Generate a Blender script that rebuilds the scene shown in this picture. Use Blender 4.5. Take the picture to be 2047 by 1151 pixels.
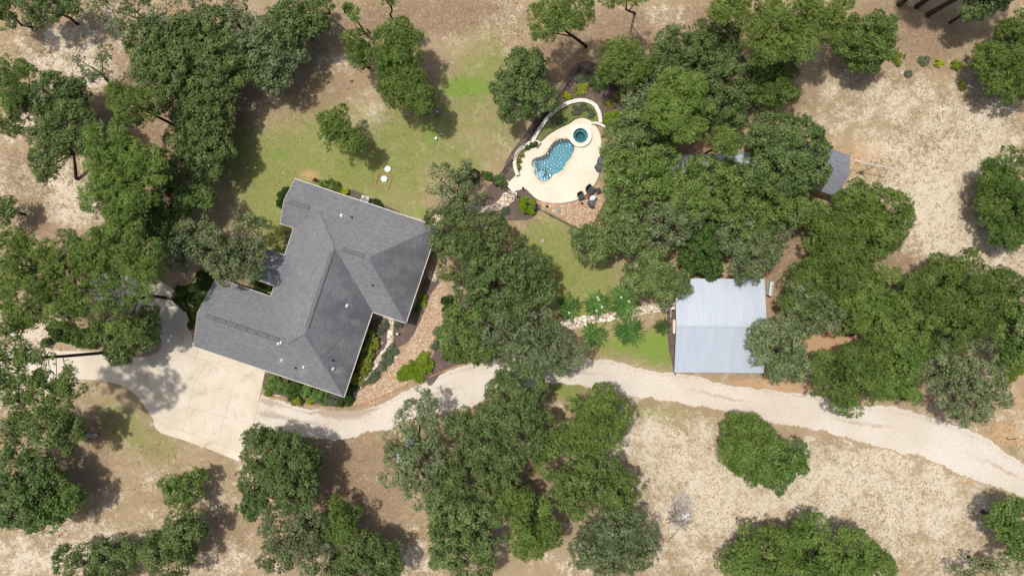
import bpy, math, random
import numpy as np
from mathutils import Vector, Matrix
from mathutils.geometry import tessellate_polygon
for o in list(bpy.data.objects): bpy.data.objects.remove(o)
S = bpy.context.scene
# ---------------------------------------------------------------- camera, sky, sun, exposure
CH = 82.0; PX = 0.06
cam = bpy.data.cameras.new('camera'); co = bpy.data.objects.new('camera', cam)
S.collection.objects.link(co); co.location = (0, 0, CH); co.rotation_euler = (0, 0, 0)
cam.sensor_width = 36; cam.lens = 36*CH/(2047*PX); cam.clip_start = 1; cam.clip_end = 3000
S.camera = co
w = bpy.data.worlds.new('World'); S.world = w; w.use_nodes = True
nt = w.node_tree; bg = nt.nodes['Background']; sk = nt.nodes.new('ShaderNodeTexSky')
sk.sky_type = 'NISHITA'; sk.sun_disc = False; sk.sun_elevation = math.radians(73.3); sk.sun_rotation = math.radians(-62.7)
sk.air_density = 1.0; sk.dust_density = 4.0; sk.ozone_density = 0.6
nt.links.new(sk.outputs[0], bg.inputs[0]); bg.inputs[1].default_value = 0.122
sl = bpy.data.lights.new('sun', 'SUN'); sl.energy = 3.75; sl.angle = math.radians(1.8); sl.color = (1.0, 0.97, 0.925)
so = bpy.data.objects.new('sun', sl); S.collection.objects.link(so)
so.rotation_euler = Vector((0.266, -0.137, -1)).to_track_quat('-Z', 'Y').to_euler(); so.location = (-20, 10, 90)
S.view_settings.view_transform = 'Standard'; S.view_settings.look = 'None'
S.view_settings.exposure = -0.16; S.view_settings.gamma = 1.0
try: S.cycles.max_bounces = 8; S.cycles.transparent_max_bounces = 8
except Exception: pass
# ---------------------------------------------------------------- helpers
col = S.collection
rng = np.random.default_rng(7); random.seed(7)
def W(px, py, z=0.0):
    f = PX*(CH-z)/CH
    return np.array([(px-1023.5)*f, (575.5-py)*f, z])
def tag(o, label=None, cat=None, group=None, kind=None):
    if label: o['label'] = label
    if cat: o['category'] = cat
    if group: o['group'] = group
    if kind: o['kind'] = kind
    return o
def empty(name, loc, rz=0.0):
    o = bpy.data.objects.new(name, None); o.empty_display_size = .3; col.objects.link(o)
    o.location = loc; o.rotation_euler = (0, 0, rz); return o
def copy_tree(o, parent=None):
    c = o.copy(); col.objects.link(c)
    if parent is not None: c.parent = parent
    for ch in list(o.children): copy_tree(ch, c)
    return c
class MB:
    def __init__(s): s.v = []; s.f = []; s.uv = None; s.smooth = False
    def add(s, vs, fs):
        b = len(s.v); s.v += [tuple(map(float, p)) for p in vs]; s.f += [tuple(i+b for i in f) for f in fs]; return s
    def box(s, c, d, rz=0.0, taper=1.0):
        x, y, z = [k/2 for k in d]; cs, sn = math.cos(rz), math.sin(rz); vs = []
        for zz, t in ((-z, 1), (z, taper)):
            for a, b in ((-x, -y), (x, -y), (x, y), (-x, y)):
                a *= t; b *= t; vs.append((c[0]+a*cs-b*sn, c[1]+a*sn+b*cs, c[2]+zz))
        return s.add(vs, [(3, 2, 1, 0), (4, 5, 6, 7), (0, 1, 5, 4), (1, 2, 6, 5), (2, 3, 7, 6), (3, 0, 4, 7)])
    def bbox(s, c, d, rz=0.0, bv=.02):
        x, y, z = [k/2 for k in d]; b = min(bv, x*.9, y*.9, z*.9); cs, sn = math.cos(rz), math.sin(rz)
        rings = []
        for zz, i in ((-z, b), (-z+b, 0), (z-b, 0), (z, b)):
            r = []
            X, Y = x-i, y-i; q = b*.6
            for a, bb in ((-X+q, -Y), (X-q, -Y), (X, -Y+q), (X, Y-q), (X-q, Y), (-X+q, Y), (-X, Y-q), (-X, -Y+q)):
                r.append((c[0]+a*cs-bb*sn, c[1]+a*sn+bb*cs, c[2]+zz))
            rings.append(r)
        vs = sum(rings, []); fs = [tuple(range(7, -1, -1)), tuple(range(24, 32))]
        for k in range(3):
            for i in range(8): fs.append((k*8+i, k*8+(i+1) % 8, k*8+8+(i+1) % 8, k*8+8+i))
        return s.add(vs, fs)
    def cyl(s, c, r, h, n=20, r2=None, cap=True):
        r2 = r if r2 is None else r2; vs = []
        for z, rr in ((0, r), (h, r2)):
            for i in range(n):
                a = 2*math.pi*i/n; vs.append((c[0]+rr*math.cos(a), c[1]+rr*math.sin(a), c[2]+z))
        fs = [(i, (i+1) % n, n+(i+1) % n, n+i) for i in range(n)]
        if cap: fs += [tuple(range(n-1, -1, -1)), tuple(range(n, 2*n))]
        return s.add(vs, fs)
    def lathe(s, c, prof, n=28):
        vs = []; fs = []
        for r, z in prof:
            for i in range(n):
                a = 2*math.pi*i/n; vs.append((c[0]+r*math.cos(a), c[1]+r*math.sin(a), c[2]+z))
        for k in range(len(prof)-1):
            for i in range(n): fs.append((k*n+i, k*n+(i+1) % n, (k+1)*n+(i+1) % n, (k+1)*n+i))
        return s.add(vs, fs)
    def tube(s, pts, rad, n=6, cap=True):
        pts = [np.array(p, float) for p in pts]
        if not hasattr(rad, '__len__'): rad = [rad]*len(pts)
        vs = []; fs = []
        for i, p in enumerate(pts):
            t = pts[min(i+1, len(pts)-1)]-pts[max(i-1, 0)]; t = t/(np.linalg.norm(t)+1e-9)
            a = np.cross(t, (0.3, 0.1, 1.0) if abs(t[2]) < .9 else (1, 0, 0)); a /= np.linalg.norm(a)+1e-9; b = np.cross(t, a)
            for k in range(n):
                q = 2*math.pi*k/n; vs.append(p+rad[i]*(math.cos(q)*a+math.sin(q)*b))
        for i in range(len(pts)-1):
            for k in range(n): fs.append((i*n+k, i*n+(k+1) % n, (i+1)*n+(k+1) % n, (i+1)*n+k))
        if cap: fs += [tuple(range(n-1, -1, -1)), tuple(range((len(pts)-1)*n, len(pts)*n))]
        return s.add(vs, fs)
    def build(s, name, m, parent=None, smooth=False):
        me = bpy.data.meshes.new(name); me.from_pydata(s.v, [], s.f); me.update()
        if m: me.materials.append(m)
        if smooth: me.polygons.foreach_set('use_smooth', [True]*len(me.polygons))
        o = bpy.data.objects.new(name, me); col.objects.link(o)
        if parent: o.parent = parent
        return o
def smooth_loop(pts, k=6, closed=True):
    P = [np.array(p, float) for p in pts]; n = len(P); out = []
    R = range(n) if closed else range(n-1)
    for i in R:
        if closed: a, b, c, d = P[(i-1) % n], P[i], P[(i+1) % n], P[(i+2) % n]
        else: a, b, c, d = P[max(i-1, 0)], P[i], P[i+1], P[min(i+2, n-1)]
        for j in range(k):
            t = j/k; out.append(.5*((2*b)+(-a+c)*t+(2*a-5*b+4*c-d)*t*t+(-a+3*b-3*c+d)*t**3))
    if not closed: out.append(P[-1])
    return out
def resample(pts, step, closed=True):
    P = [np.array(p, float) for p in pts]
    if closed: P = P+[P[0]]
    out = []
    for a, b in zip(P[:-1], P[1:]):
        n = max(1, int(np.linalg.norm(b-a)/step))
        for j in range(n): out.append(a+(b-a)*j/n)
    if not closed: out.append(P[-1])
    return out
def jitter(pts, amp, seed=0, corr=3):
    r = np.random.default_rng(seed); n = len(pts)
    def f():
        a = r.normal(size=n); k = np.ones(corr)/math.sqrt(corr); b = np.convolve(np.concatenate([a, a, a]), k, 'same')[n:2*n]
        return b*.7+r.normal(size=n)*.45
    dx, dy = f()*amp, f()*amp
    return [np.array([p[0]+dx[i], p[1]+dy[i]]) for i, p in enumerate(pts)]
NOGRASS = []
def sheet(name, loops, z, m, thick=0.0, zmap=None, parent=None):
    """flat area from pixel loops (first outer, others holes), with a skirt of the given thickness"""
    L = [[Vector(tuple(W(p[0], p[1], zmap if zmap is not None else 0)[:2])+(0,)) for p in lp] for lp in loops]
    NOGRASS.append([tuple(p) for p in loops[0]])
    tris = tessellate_polygon(L); flat = [p for l in L for p in l]
    vs = [(p.x, p.y, z) for p in flat]; fs = []
    for t in tris:
        a, b, c = [flat[i] for i in t]
        fs.append(tuple(t) if (b-a).cross(c-a).z > 0 else tuple(t)[::-1])
    mb = MB(); mb.add(vs, fs)
    if thick > 0:
        st = 0
        for l in L:
            n = len(l)
            for i in range(n):
                a = l[i]; b = l[(i+1) % n]
                mb.add([(a.x, a.y, z), (b.x, b.y, z), (b.x, b.y, z-thick), (a.x, a.y, z-thick)], [(0, 1, 2, 3)])
            st += n
    return mb.build(name, m, parent)
# ---------------------------------------------------------------- materials
def C(r, g, b):     # sRGB 0-255 -> linear
    return tuple(((c/255)/12.92 if c/255 <= .04045 else ((c/255+.055)/1.055)**2.4) for c in (r, g, b))+(1,)
class NB:
    def __init__(s, name, rough=.9, spec=.2):
        s.m = bpy.data.materials.new(name); s.m.use_nodes = True; s.t = s.m.node_tree
        s.p = s.t.nodes['Principled BSDF']; s.p.inputs['Roughness'].default_value = rough
        s.p.inputs['Specular IOR Level'].default_value = spec; s.tc = s.t.nodes.new('ShaderNodeTexCoord')
        s.co = s.tc.outputs['Object']
    def L(s, a, b): s.t.links.new(a, b)
    def n(s, ty, **kw):
        x = s.t.nodes.new(ty)
        for k, v in kw.items():
            if isinstance(k, str) and k.startswith('i_'):
                key = k[2:].replace('_', ' '); key = int(key) if key.isdigit() else key
                if hasattr(v, 'links') or hasattr(v, 'is_linked'): s.L(v, x.inputs[key])
                else: x.inputs[key].default_value = v
            else: setattr(x, k, v)
        return x
    def noise(s, scale, detail=3, rough=.55, co=None, dist=0.0):
        x = s.n('ShaderNodeTexNoise'); x.inputs['Scale'].default_value = scale; x.inputs['Detail'].default_value = detail
        x.inputs['Roughness'].default_value = rough; x.inputs['Distortion'].default_value = dist
        s.L(co or s.co, x.inputs['Vector']); return x.outputs['Fac']
    def vor(s, scale, feature='F1', out='Distance', co=None, rnd=1.0):
        x = s.n('ShaderNodeTexVoronoi'); x.feature = feature; x.inputs['Scale'].default_value = scale
        x.inputs['Randomness'].default_value = rnd; s.L(co or s.co, x.inputs['Vector']); return x.outputs[out]
    def ramp(s, f, lo, hi, a=0.0, b=1.0):
        x = s.n('ShaderNodeMapRange'); x.interpolation_type = 'SMOOTHSTEP'
        for i, v in enumerate((lo, hi, a, b)): x.inputs[i+1].default_value = v
        s.L(f, x.inputs[0]); return x.outputs[0]
    def mth(s, op, a, b=None):
        x = s.n('ShaderNodeMath'); x.operation = op
        for i, v in enumerate((a, b)):
            if v is None: continue
            if isinstance(v, (int, float)): x.inputs[i].default_value = v
            else: s.L(v, x.inputs[i])
        return x.outputs[0]
    def mix(s, f, a, b, mode='MIX'):
        x = s.n('ShaderNodeMix'); x.data_type = 'RGBA'; x.blend_type = mode
        for i, v in ((0, f), (6, a), (7, b)):
            if isinstance(v, (int, float, tuple)): x.inputs[i].default_value = v
            else: s.L(v, x.inputs[i])
        return x.outputs[2]
    def bump(s, h, strength=.4, dist=.05):
        x = s.n('ShaderNodeBump'); x.inputs['Strength'].default_value = strength; x.inputs['Distance'].default_value = dist
        s.L(h, x.inputs['Height']); s.L(x.outputs[0], s.p.inputs['Normal'])
    def scaled(s, sx, sy, sz=1.0, co=None, rz=0.0):
        x = s.n('ShaderNodeMapping'); x.inputs['Scale'].default_value = (sx, sy, sz); x.inputs['Rotation'].default_value = (0, 0, rz)
        s.L(co or s.co, x.inputs['Vector']); return x.outputs[0]
    def base(s, c):
        if isinstance(c, tuple): s.p.inputs['Base Color'].default_value = c
        else: s.L(c, s.p.inputs['Base Color'])
        return s
def simple(name, a, b=None, scale=6, rough=.8, spec=.25, bump=0.0, metal=0.0):
    k = NB(name, rough, spec); b = b or tuple(c*.75 for c in a[:3])+(1,)
    n = k.noise(scale, 4); k.base(k.mix(k.ramp(n, .3, .7), a, b)); k.p.inputs['Metallic'].default_value = metal
    if bump: k.bump(k.noise(scale*3, 3), bump, .02)
    return k.m
def leafmat(name, dark, mid, light, trans=.25):
    k = NB(name, .62, .25); at = k.n('ShaderNodeAttribute'); at.attribute_name = 'tint'; f = at.outputs['Fac']
    oi = k.n('ShaderNodeObjectInfo')
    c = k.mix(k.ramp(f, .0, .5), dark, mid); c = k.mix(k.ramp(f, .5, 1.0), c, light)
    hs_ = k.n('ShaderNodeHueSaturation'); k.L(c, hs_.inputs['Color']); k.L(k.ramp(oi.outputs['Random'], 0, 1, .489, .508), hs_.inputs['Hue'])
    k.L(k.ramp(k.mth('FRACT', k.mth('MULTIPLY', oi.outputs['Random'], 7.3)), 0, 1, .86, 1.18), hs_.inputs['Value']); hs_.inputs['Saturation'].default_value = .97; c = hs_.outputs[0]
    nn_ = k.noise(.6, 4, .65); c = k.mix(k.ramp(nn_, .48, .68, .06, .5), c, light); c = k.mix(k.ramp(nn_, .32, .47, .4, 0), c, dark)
    k.base(c)
    tr = k.n('ShaderNodeBsdfTranslucent'); k.L(k.mix(.5, c, light), tr.inputs[0])
    ms = k.n('ShaderNodeMixShader'); ms.inputs[0].default_value = trans
    k.L(k.p.outputs[0], ms.inputs[1]); k.L(tr.outputs[0], ms.inputs[2]); k.L(ms.outputs[0], k.t.nodes['Material Output'].inputs[0])
    return k.m
M = {}
M['oak'] = leafmat('oak_leaves', C(60, 82, 36), C(94, 116, 55), C(148, 162, 102))
M['oakgrey'] = leafmat('grey_oak_leaves', C(72, 90, 48), C(104, 122, 72), C(162, 172, 126))
M['oakfresh'] = leafmat('fresh_oak_leaves', C(62, 88, 32), C(96, 124, 52), C(146, 164, 90))
M['pine'] = leafmat('pine_needles', C(66, 90, 30), C(104, 130, 52), C(154, 172, 90))
M['densepine'] = leafmat('dense_pine_needles', C(58, 82, 28), C(94, 120, 48), C(146, 164, 84))
M['darkgreen'] = leafmat('dark_shrub_leaves', C(40, 66, 26), C(66, 96, 38), C(104, 130, 62))
M['lime'] = leafmat('lime_shrub_leaves', C(92, 126, 20), C(126, 158, 30), C(168, 186, 56))
M['hedge'] = leafmat('hedge_leaves', C(78, 108, 44), C(110, 142, 66), C(156, 178, 104))
M['yellow'] = leafmat('yellow_shrub_leaves', C(120, 132, 20), C(170, 178, 26), C(208, 208, 50))
M['olive'] = leafmat('olive_shrub_leaves', C(96, 108, 34), C(136, 146, 50), C(176, 180, 80))
M['strap'] = leafmat('strap_leaves', C(44, 80, 28), C(78, 116, 44), C(122, 150, 78), .2)
M['sage'] = leafmat('sage_leaves', C(84, 104, 74), C(112, 130, 96), C(150, 162, 128))
M['flower'] = simple('white_petals', C(238, 236, 224), C(220, 214, 200))
M['bark'] = simple('dark_bark', C(84, 74, 66), C(54, 46, 41), 5, .95, .1, .5)
M['twig'] = simple('pale_twig_bark', C(176, 168, 154), C(128, 118, 104), 7, .95, .1)
# house
k = NB('roof_shingles', .93, .15)
uv = k.n('ShaderNodeUVMap').outputs[0]
br = k.n('ShaderNodeTexBrick'); k.L(uv, br.inputs['Vector']); br.offset = .5
for kk, v in (('Scale', 1.0), ('Mortar Size', .018), ('Brick Width', .42), ('Row Height', .145), ('Bias', 0.0), ('Mortar Smooth', .3)): br.inputs[kk].default_value = v
br.inputs['Color1'].default_value = C(149, 150, 150); br.inputs['Color2'].default_value = C(126, 127, 128); br.inputs['Mortar'].default_value = C(84, 83, 86)
sp = k.noise(9, 3, .7); c = k.mix(k.ramp(sp, .35, .65, 0, .45), br.outputs['Color'], C(104, 103, 106))
big = k.noise(.22, 3, .6); c = k.mix(k.ramp(big, .42, .7, 0, .3), c, C(112, 110, 112))
stc = k.scaled(.9, .16, 1, uv); st = k.noise(.6, 3, .6, stc); c = k.mix(k.ramp(st, .5, .72, 0, .25), c, C(104, 103, 106))
at = k.n('ShaderNodeAttribute'); at.attribute_name = 'east_shade'
c = k.mix(k.mth('MULTIPLY', at.outputs['Fac'], k.ramp(k.noise(.35, 3, .6), .25, .65, .35, 1.0)), c, k.mix(.62, c, C(62, 61, 65)))  # shade of the east slopes put into the shingle colour, broken up by noise
at2 = k.n('ShaderNodeAttribute'); at2.attribute_name = 'wash'
c = k.mix(k.mth('MULTIPLY', at2.outputs['Fac'], .5), c, C(176, 174, 172))
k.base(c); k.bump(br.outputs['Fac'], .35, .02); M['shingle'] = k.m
M['shingle_cap'] = simple('ridge_vent_shingle', C(122, 121, 123), C(100, 99, 102), 8, .95, .1, .3)
M['white_trim'] = simple('white_trim', C(208, 200, 190), C(186, 174, 160), 3, .6, .3)
M['stucco'] = simple('tan_limestone_wall', C(206, 188, 160), C(176, 156, 128), 2.5, .9, .1, .3)
M['galv'] = simple('galvanised_metal', C(184, 188, 192), C(158, 164, 170), 5, .45, .5, 0, .3)
M['black'] = simple('black_metal', C(34, 33, 34), C(24, 23, 24), 5, .5, .4)
M['darkgrey'] = simple('charcoal_weave', C(78, 79, 84), C(56, 57, 62), 22, .8, .2, .3)
M['slate'] = simple('slate_cushion', C(104, 106, 112), C(86, 88, 94), 8, .9, .1)
M['whitefab'] = simple('white_cushion', C(226, 228, 230), C(190, 196, 200), 8, .85, .1)
M['brownwood'] = simple('red_brown_wood', C(160, 96, 66), C(112, 64, 44), 9, .7, .2)
M['timber'] = simple('weathered_timber', C(178, 144, 112), C(140, 108, 82), 5, .85, .15, .3)
M['orangewood'] = simple('orange_board', C(196, 128, 76), C(166, 100, 56), 5, .8, .2)
M['plastic'] = simple('white_plastic', C(232, 234, 228), C(212, 216, 208), 4, .45, .4)
M['cream'] = simple('cream_plastic', C(232, 218, 192), C(216, 200, 172), 2, .6, .3)
M['stone'] = simple('pink_grey_rock', C(190, 170, 156), C(150, 130, 118), 4, .9, .15, .6)
M['rust'] = simple('dark_steel', C(70, 66, 66), C(44, 42, 44), 6, .6, .4)
M['conc_grey'] = simple('grey_concrete', C(158, 154, 150), C(128, 124, 120), 4, .9, .1)
M['tarp'] = simple('pale_blue_tarp', C(196, 214, 228), C(160, 184, 204), 3, .6, .3)
k = NB('standing_seam_metal', .42, .5); k.p.inputs['Metallic'].default_value = .25
wv = k.n('ShaderNodeTexWave'); wv.wave_type = 'BANDS'; wv.bands_direction = 'X'; wv.inputs['Scale'].default_value = 1.55; wv.inputs['Distortion'].default_value = 0
k.L(k.co, wv.inputs[0]); n = k.noise(.5, 4, .6, k.scaled(2.4, .5)); c = k.mix(k.ramp(n, .3, .75), C(190, 197, 204), C(180, 188, 196))
c = k.mix(k.ramp(k.noise(5, 3), .55, .8, 0, .25), c, C(220, 222, 224)); k.base(k.mix(k.ramp(wv.outputs[0], .75, 1, 0, .18), c, C(160, 168, 176))); M['metalroof'] = k.m
# hard surfaces
def pebbles(name, cols, scale, gap, rough=.85, crack=.06, bumpd=.04, speck=.3):
    k = NB(name, rough, .25)
    wob = k.n('ShaderNodeVectorMath'); wob.operation = 'ADD'
    nn = k.n('ShaderNodeTexNoise'); nn.inputs['Scale'].default_value = scale*.8; k.L(k.co, nn.inputs[0])
    sc = k.n('ShaderNodeVectorMath'); sc.operation = 'SCALE'; sc.inputs['Scale'].default_value = .35/scale; k.L(nn.outputs['Color'], sc.inputs[0])
    k.L(k.co, wob.inputs[0]); k.L(sc.outputs[0], wob.inputs[1]); cv = wob.outputs[0]
    cl = k.vor(scale, 'F1', 'Color', cv); sep = k.n('ShaderNodeSeparateColor'); k.L(cl, sep.inputs[0])
    c = k.mix(k.ramp(sep.outputs[0], .2, .8), cols[0], cols[1]); c = k.mix(k.ramp(sep.outputs[1], .55, .95), c, cols[2])
    c = k.mix(k.ramp(k.noise(scale*3, 2), .4, .8, 0, speck), c, cols[1])
    e = k.vor(scale, 'DISTANCE_TO_EDGE', 'Distance', cv); c = k.mix(k.ramp(e, crack*.4, crack, 1, 0), c, gap)
    k.base(c); k.bump(k.ramp(e, 0, crack*2.5), .6, bumpd); return k.m
M['river'] = pebbles('river_gravel', (C(198, 170, 140), C(174, 140, 108), C(218, 200, 176)), 6.5, C(140, 110, 84), crack=.06, bumpd=.05)
M['flag'] = pebbles('flagstone', (C(216, 202, 180), C(196, 178, 154), C(230, 220, 202)), 2.1, C(112, 100, 86), crack=.075, bumpd=.04)
M['stonewall'] = pebbles('white_limestone_wall', (C(226, 219, 205), C(216, 206, 190), C(236, 231, 220)), 3.4, C(196, 184, 164), crack=.02, speck=.15)
M['rimstone'] = simple('pale_cast_stone', C(232, 225, 210), C(222, 213, 196), 2.5, .8, .15)
M['coping'] = pebbles('tan_coping', (C(226, 208, 180), C(212, 190, 158), C(232, 216, 192)), 1.6, C(186, 164, 134), crack=.02)
def concrete(name, a, b, st, edge=0):
    k = NB(name, .9, .15); n = k.noise(.35, 5, .6); c = k.mix(k.ramp(n, .3, .7), a, b)
    c = k.mix(k.ramp(k.noise(.7, 6, .75, None, .8), .52, .74, 0, .75), c, st)
    c = k.mix(k.ramp(k.noise(12, 3, .7), .3, .7, 0, .18), c, st); k.base(c); k.bump(k.noise(25, 2), .15, .01); return k.m
M['drive'] = concrete('driveway_concrete', C(214, 203, 184), C(200, 188, 166), C(160, 148, 130))
M['drivestrip'] = concrete('brushed_border_concrete', C(220, 208, 188), C(198, 184, 160), C(168, 152, 128))
M['deck'] = concrete('pool_deck_concrete', C(226, 216, 198), C(218, 206, 185), C(200, 185, 162))
M['joint'] = simple('joint_filler', C(176, 165, 148), C(162, 151, 134))
k = NB('gravel_road', .95, .1)
n = k.noise(.12, 5, .6); c = k.mix(k.ramp(n, .35, .7), C(212, 203, 189), C(198, 187, 170))
c = k.mix(k.ramp(k.noise(5, 5, .8), .46, .7, 0, .8), c, C(178, 163, 145)); c = k.mix(k.ramp(k.noise(11, 3, .8), .62, .72, 0, .6), c, C(232, 224, 212))
c = k.mix(k.ramp(k.noise(2.4, 5, .75), .56, .7, 0, .6), c, C(168, 152, 132))
at = k.n('ShaderNodeAttribute'); at.attribute_name = 'wear'
c = k.mix(k.ramp(k.mth('ADD', at.outputs['Fac'], k.mth('MULTIPLY', k.mth('SUBTRACT', k.noise(1.6, 5, .75), .5), 1.2)), .3, .8, 0, .85), c, C(166, 150, 130))
ae = k.n('ShaderNodeAttribute'); ae.attribute_name = 'edge'
em = k.ramp(k.mth('ADD', ae.outputs['Fac'], k.mth('MULTIPLY', k.mth('SUBTRACT', k.noise(3.5, 5, .8), .5), 1.5)), .5, .7)
c = k.mix(em, c, k.mix(k.ramp(k.noise(9, 4, .75), .4, .65), C(150, 130, 102), C(196, 178, 150)))
k.base(c); k.bump(k.noise(9, 4, .8), .5, .05); M['road'] = k.m
k = NB('bark_mulch', .97, .08); c = k.mix(k.ramp(k.noise(6, 4, .8), .3, .7), C(116, 102, 92), C(82, 70, 64)); c = k.mix(k.ramp(k.noise(1.1, 3), .5, .75, 0, .5), c, C(142, 124, 108))
k.base(c); k.bump(k.noise(10, 3, .8), .7, .05); M['mulch'] = k.m
k = NB('planter_grass', .97, .08); c = k.mix(k.ramp(k.noise(5, 4, .8), .3, .7), C(120, 128, 74), C(86, 100, 50)); c = k.mix(k.ramp(k.noise(.5, 3), .5, .65, 0, .7), c, C(142, 120, 84))
k.base(c); k.bump(k.noise(12, 3, .8), .7, .06); M['planter'] = k.m
# pool
k = NB('pool_plaster', .8, .2); c = k.mix(k.ramp(k.noise(3, 4), .3, .7), C(104, 164, 174), C(80, 140, 154)); k.base(c); M['plaster'] = k.m
k = NB('spa_plaster', .8, .2); c = k.mix(k.ramp(k.noise(3, 4), .3, .7), C(108, 160, 162), C(88, 140, 144)); k.base(c); M['spaplaster'] = k.m
def water(name, tint, sc, stg, add):
    k = NB(name); k.t.nodes.remove(k.p)
    tr = k.n('ShaderNodeBsdfTransparent'); tr.inputs[0].default_value = tint
    gl = k.n('ShaderNodeBsdfGlossy'); gl.inputs['Roughness'].default_value = .17; gl.inputs[0].default_value = (1, 1, 1, 1)
    b = k.n('ShaderNodeBump'); b.inputs['Strength'].default_value = 1; b.inputs['Distance'].default_value = stg
    h = k.mth('ADD', k.noise(sc, 4, .6, k.scaled(1, 1.6, 1, None, .5), 1.0), k.mth('MULTIPLY', k.vor(sc*.9, 'SMOOTH_F1'), .5)); k.L(h, b.inputs['Height'])
    k.L(b.outputs[0], gl.inputs['Normal']); fr = k.n('ShaderNodeFresnel'); fr.inputs[0].default_value = 1.33; k.L(b.outputs[0], fr.inputs['Normal'])
    f = k.mth('ADD', fr.outputs[0], add)
    ms = k.n('ShaderNodeMixShader'); k.L(f, ms.inputs[0]); k.L(tr.outputs[0], ms.inputs[1]); k.L(gl.outputs[0], ms.inputs[2])
    k.L(ms.outputs[0], k.t.nodes['Material Output'].inputs[0]); return k.m
M['water'] = water('pool_water', (.66, .87, .90, 1), 5.0, .006, .045)
M['spawater'] = water('spa_water', (.55, .76, .80, 1), 1.2, .002, -.005)
# ---------------------------------------------------------------- ground
POOL = [(1124.7,277.7),(1113.4,280.6),(1103,288.5),(1096.4,299.8),(1088.5,310),(1075,315),(1064.8,320),(1062.5,329),(1067,340.5),(1071.6,354),(1081.7,362),(1090.8,363.6),(1099.8,357.5),(1108.9,348.4),(1124.7,340.5),(1131.5,327),(1140.5,315.7),(1147,302),(1147,290),(1136,279.5)]
BLOB = dict(green=[], brown=[], pale=[], lime=[], orange=[], grey=[])
def G(k, *L):
    for t in L: BLOB[k].append(t)
# (px, py, radius x, radius y, strength)
G('green', (522,573,26,12,1.0),(575,480,16,30,1.0),(700,220,200,110,.22),(900,260,150,130,.22),(600,380,120,90,.3),(560,440,70,90,.55),(540,370,60,60,.55),(580,300,110,60,.5),(700,330,90,45,.7),(760,330,60,50,.65),(800,290,40,60,.5),(690,410,90,30,.6),(480,330,45,70,.55),(830,390,50,50,.45),
  (960,90,70,60,.45),(950,170,60,50,.6),(880,260,60,60,.5),(930,330,50,40,.55),(1010,260,50,60,.5),(1000,140,40,40,.4),(1090,470,60,45,.7),(1120,540,90,60,.72),(1200,560,70,45,.62),(1250,690,90,30,.7),(1310,700,50,40,.7),
  (1190,640,60,30,.6),(1200,420,25,40,.55),(260,860,70,60,.5),(330,900,60,40,.45),(220,820,50,50,.4),(1130,780,40,25,.7),(1260,820,70,25,.5),(1330,970,45,40,.42),(1350,830,70,30,.4),(1560,950,60,50,.3),(700,250,140,50,.3),
  (620,120,50,60,.35),(1100,560,50,80,.5),(560,500,40,50,.5),(1750,870,80,30,.25),(1880,130,90,25,.35),(1190,610,60,20,.5),(720,480,60,60,.5),(1150,760,70,30,.6),(1640,1000,120,40,.25),(1700,260,160,60,.25),(1850,250,120,60,.22),(1320,520,60,25,.3))
G('lime', (1250,690,70,28,.45),(1310,690,36,36,.45),(1110,520,40,60,.35),(1130,600,50,25,.35),(700,350,60,25,.35),(930,172,48,18,1.0),(860,270,18,32,.75),(563,310,16,14,.85),(622,328,13,11,.6),(910,185,25,14,.6),(840,425,30,16,.8),(800,400,25,25,.3),(1330,720,28,28,.55),(1320,680,24,30,.5),(1180,645,40,20,.3),(970,178,30,14,.5),
  (1240,690,60,18,.4),(870,330,16,30,.4),(545,465,22,30,.35),(1130,775,36,16,.5),(1080,560,30,70,.25),(690,330,60,20,.25),(1140,690,20,20,.3))
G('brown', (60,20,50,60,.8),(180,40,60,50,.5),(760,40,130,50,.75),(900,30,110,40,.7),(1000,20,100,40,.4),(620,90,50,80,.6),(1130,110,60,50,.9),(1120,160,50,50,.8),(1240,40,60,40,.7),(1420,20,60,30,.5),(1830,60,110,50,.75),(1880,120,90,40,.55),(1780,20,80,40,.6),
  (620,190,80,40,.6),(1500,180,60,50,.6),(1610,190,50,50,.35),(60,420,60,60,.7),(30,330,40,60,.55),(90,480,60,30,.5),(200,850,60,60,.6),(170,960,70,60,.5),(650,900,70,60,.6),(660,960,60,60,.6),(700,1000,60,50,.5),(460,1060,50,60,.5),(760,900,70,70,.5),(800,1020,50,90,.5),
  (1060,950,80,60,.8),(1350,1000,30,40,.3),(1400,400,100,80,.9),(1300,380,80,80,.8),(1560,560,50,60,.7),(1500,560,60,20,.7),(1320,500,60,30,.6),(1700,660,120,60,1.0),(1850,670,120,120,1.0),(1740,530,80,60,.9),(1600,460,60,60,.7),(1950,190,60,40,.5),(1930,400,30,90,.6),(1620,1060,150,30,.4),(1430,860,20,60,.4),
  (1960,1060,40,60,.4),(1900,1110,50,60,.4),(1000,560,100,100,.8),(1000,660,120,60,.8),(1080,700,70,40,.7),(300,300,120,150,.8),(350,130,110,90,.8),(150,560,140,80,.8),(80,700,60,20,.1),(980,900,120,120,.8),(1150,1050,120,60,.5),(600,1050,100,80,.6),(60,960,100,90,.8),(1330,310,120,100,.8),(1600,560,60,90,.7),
  (720,160,60,60,.4),(860,160,50,60,.4),(620,230,50,30,.5),(480,230,40,60,.55),(1180,420,10,10,0),(1060,440,40,20,.4),(1000,380,60,40,.5),(900,370,60,60,.4),(1120,280,10,10,0),(1560,200,60,30,.5),(1940,840,40,40,.4),(1400,120,120,90,.7),(1560,80,120,70,.6),(1230,110,80,60,.7))
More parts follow.
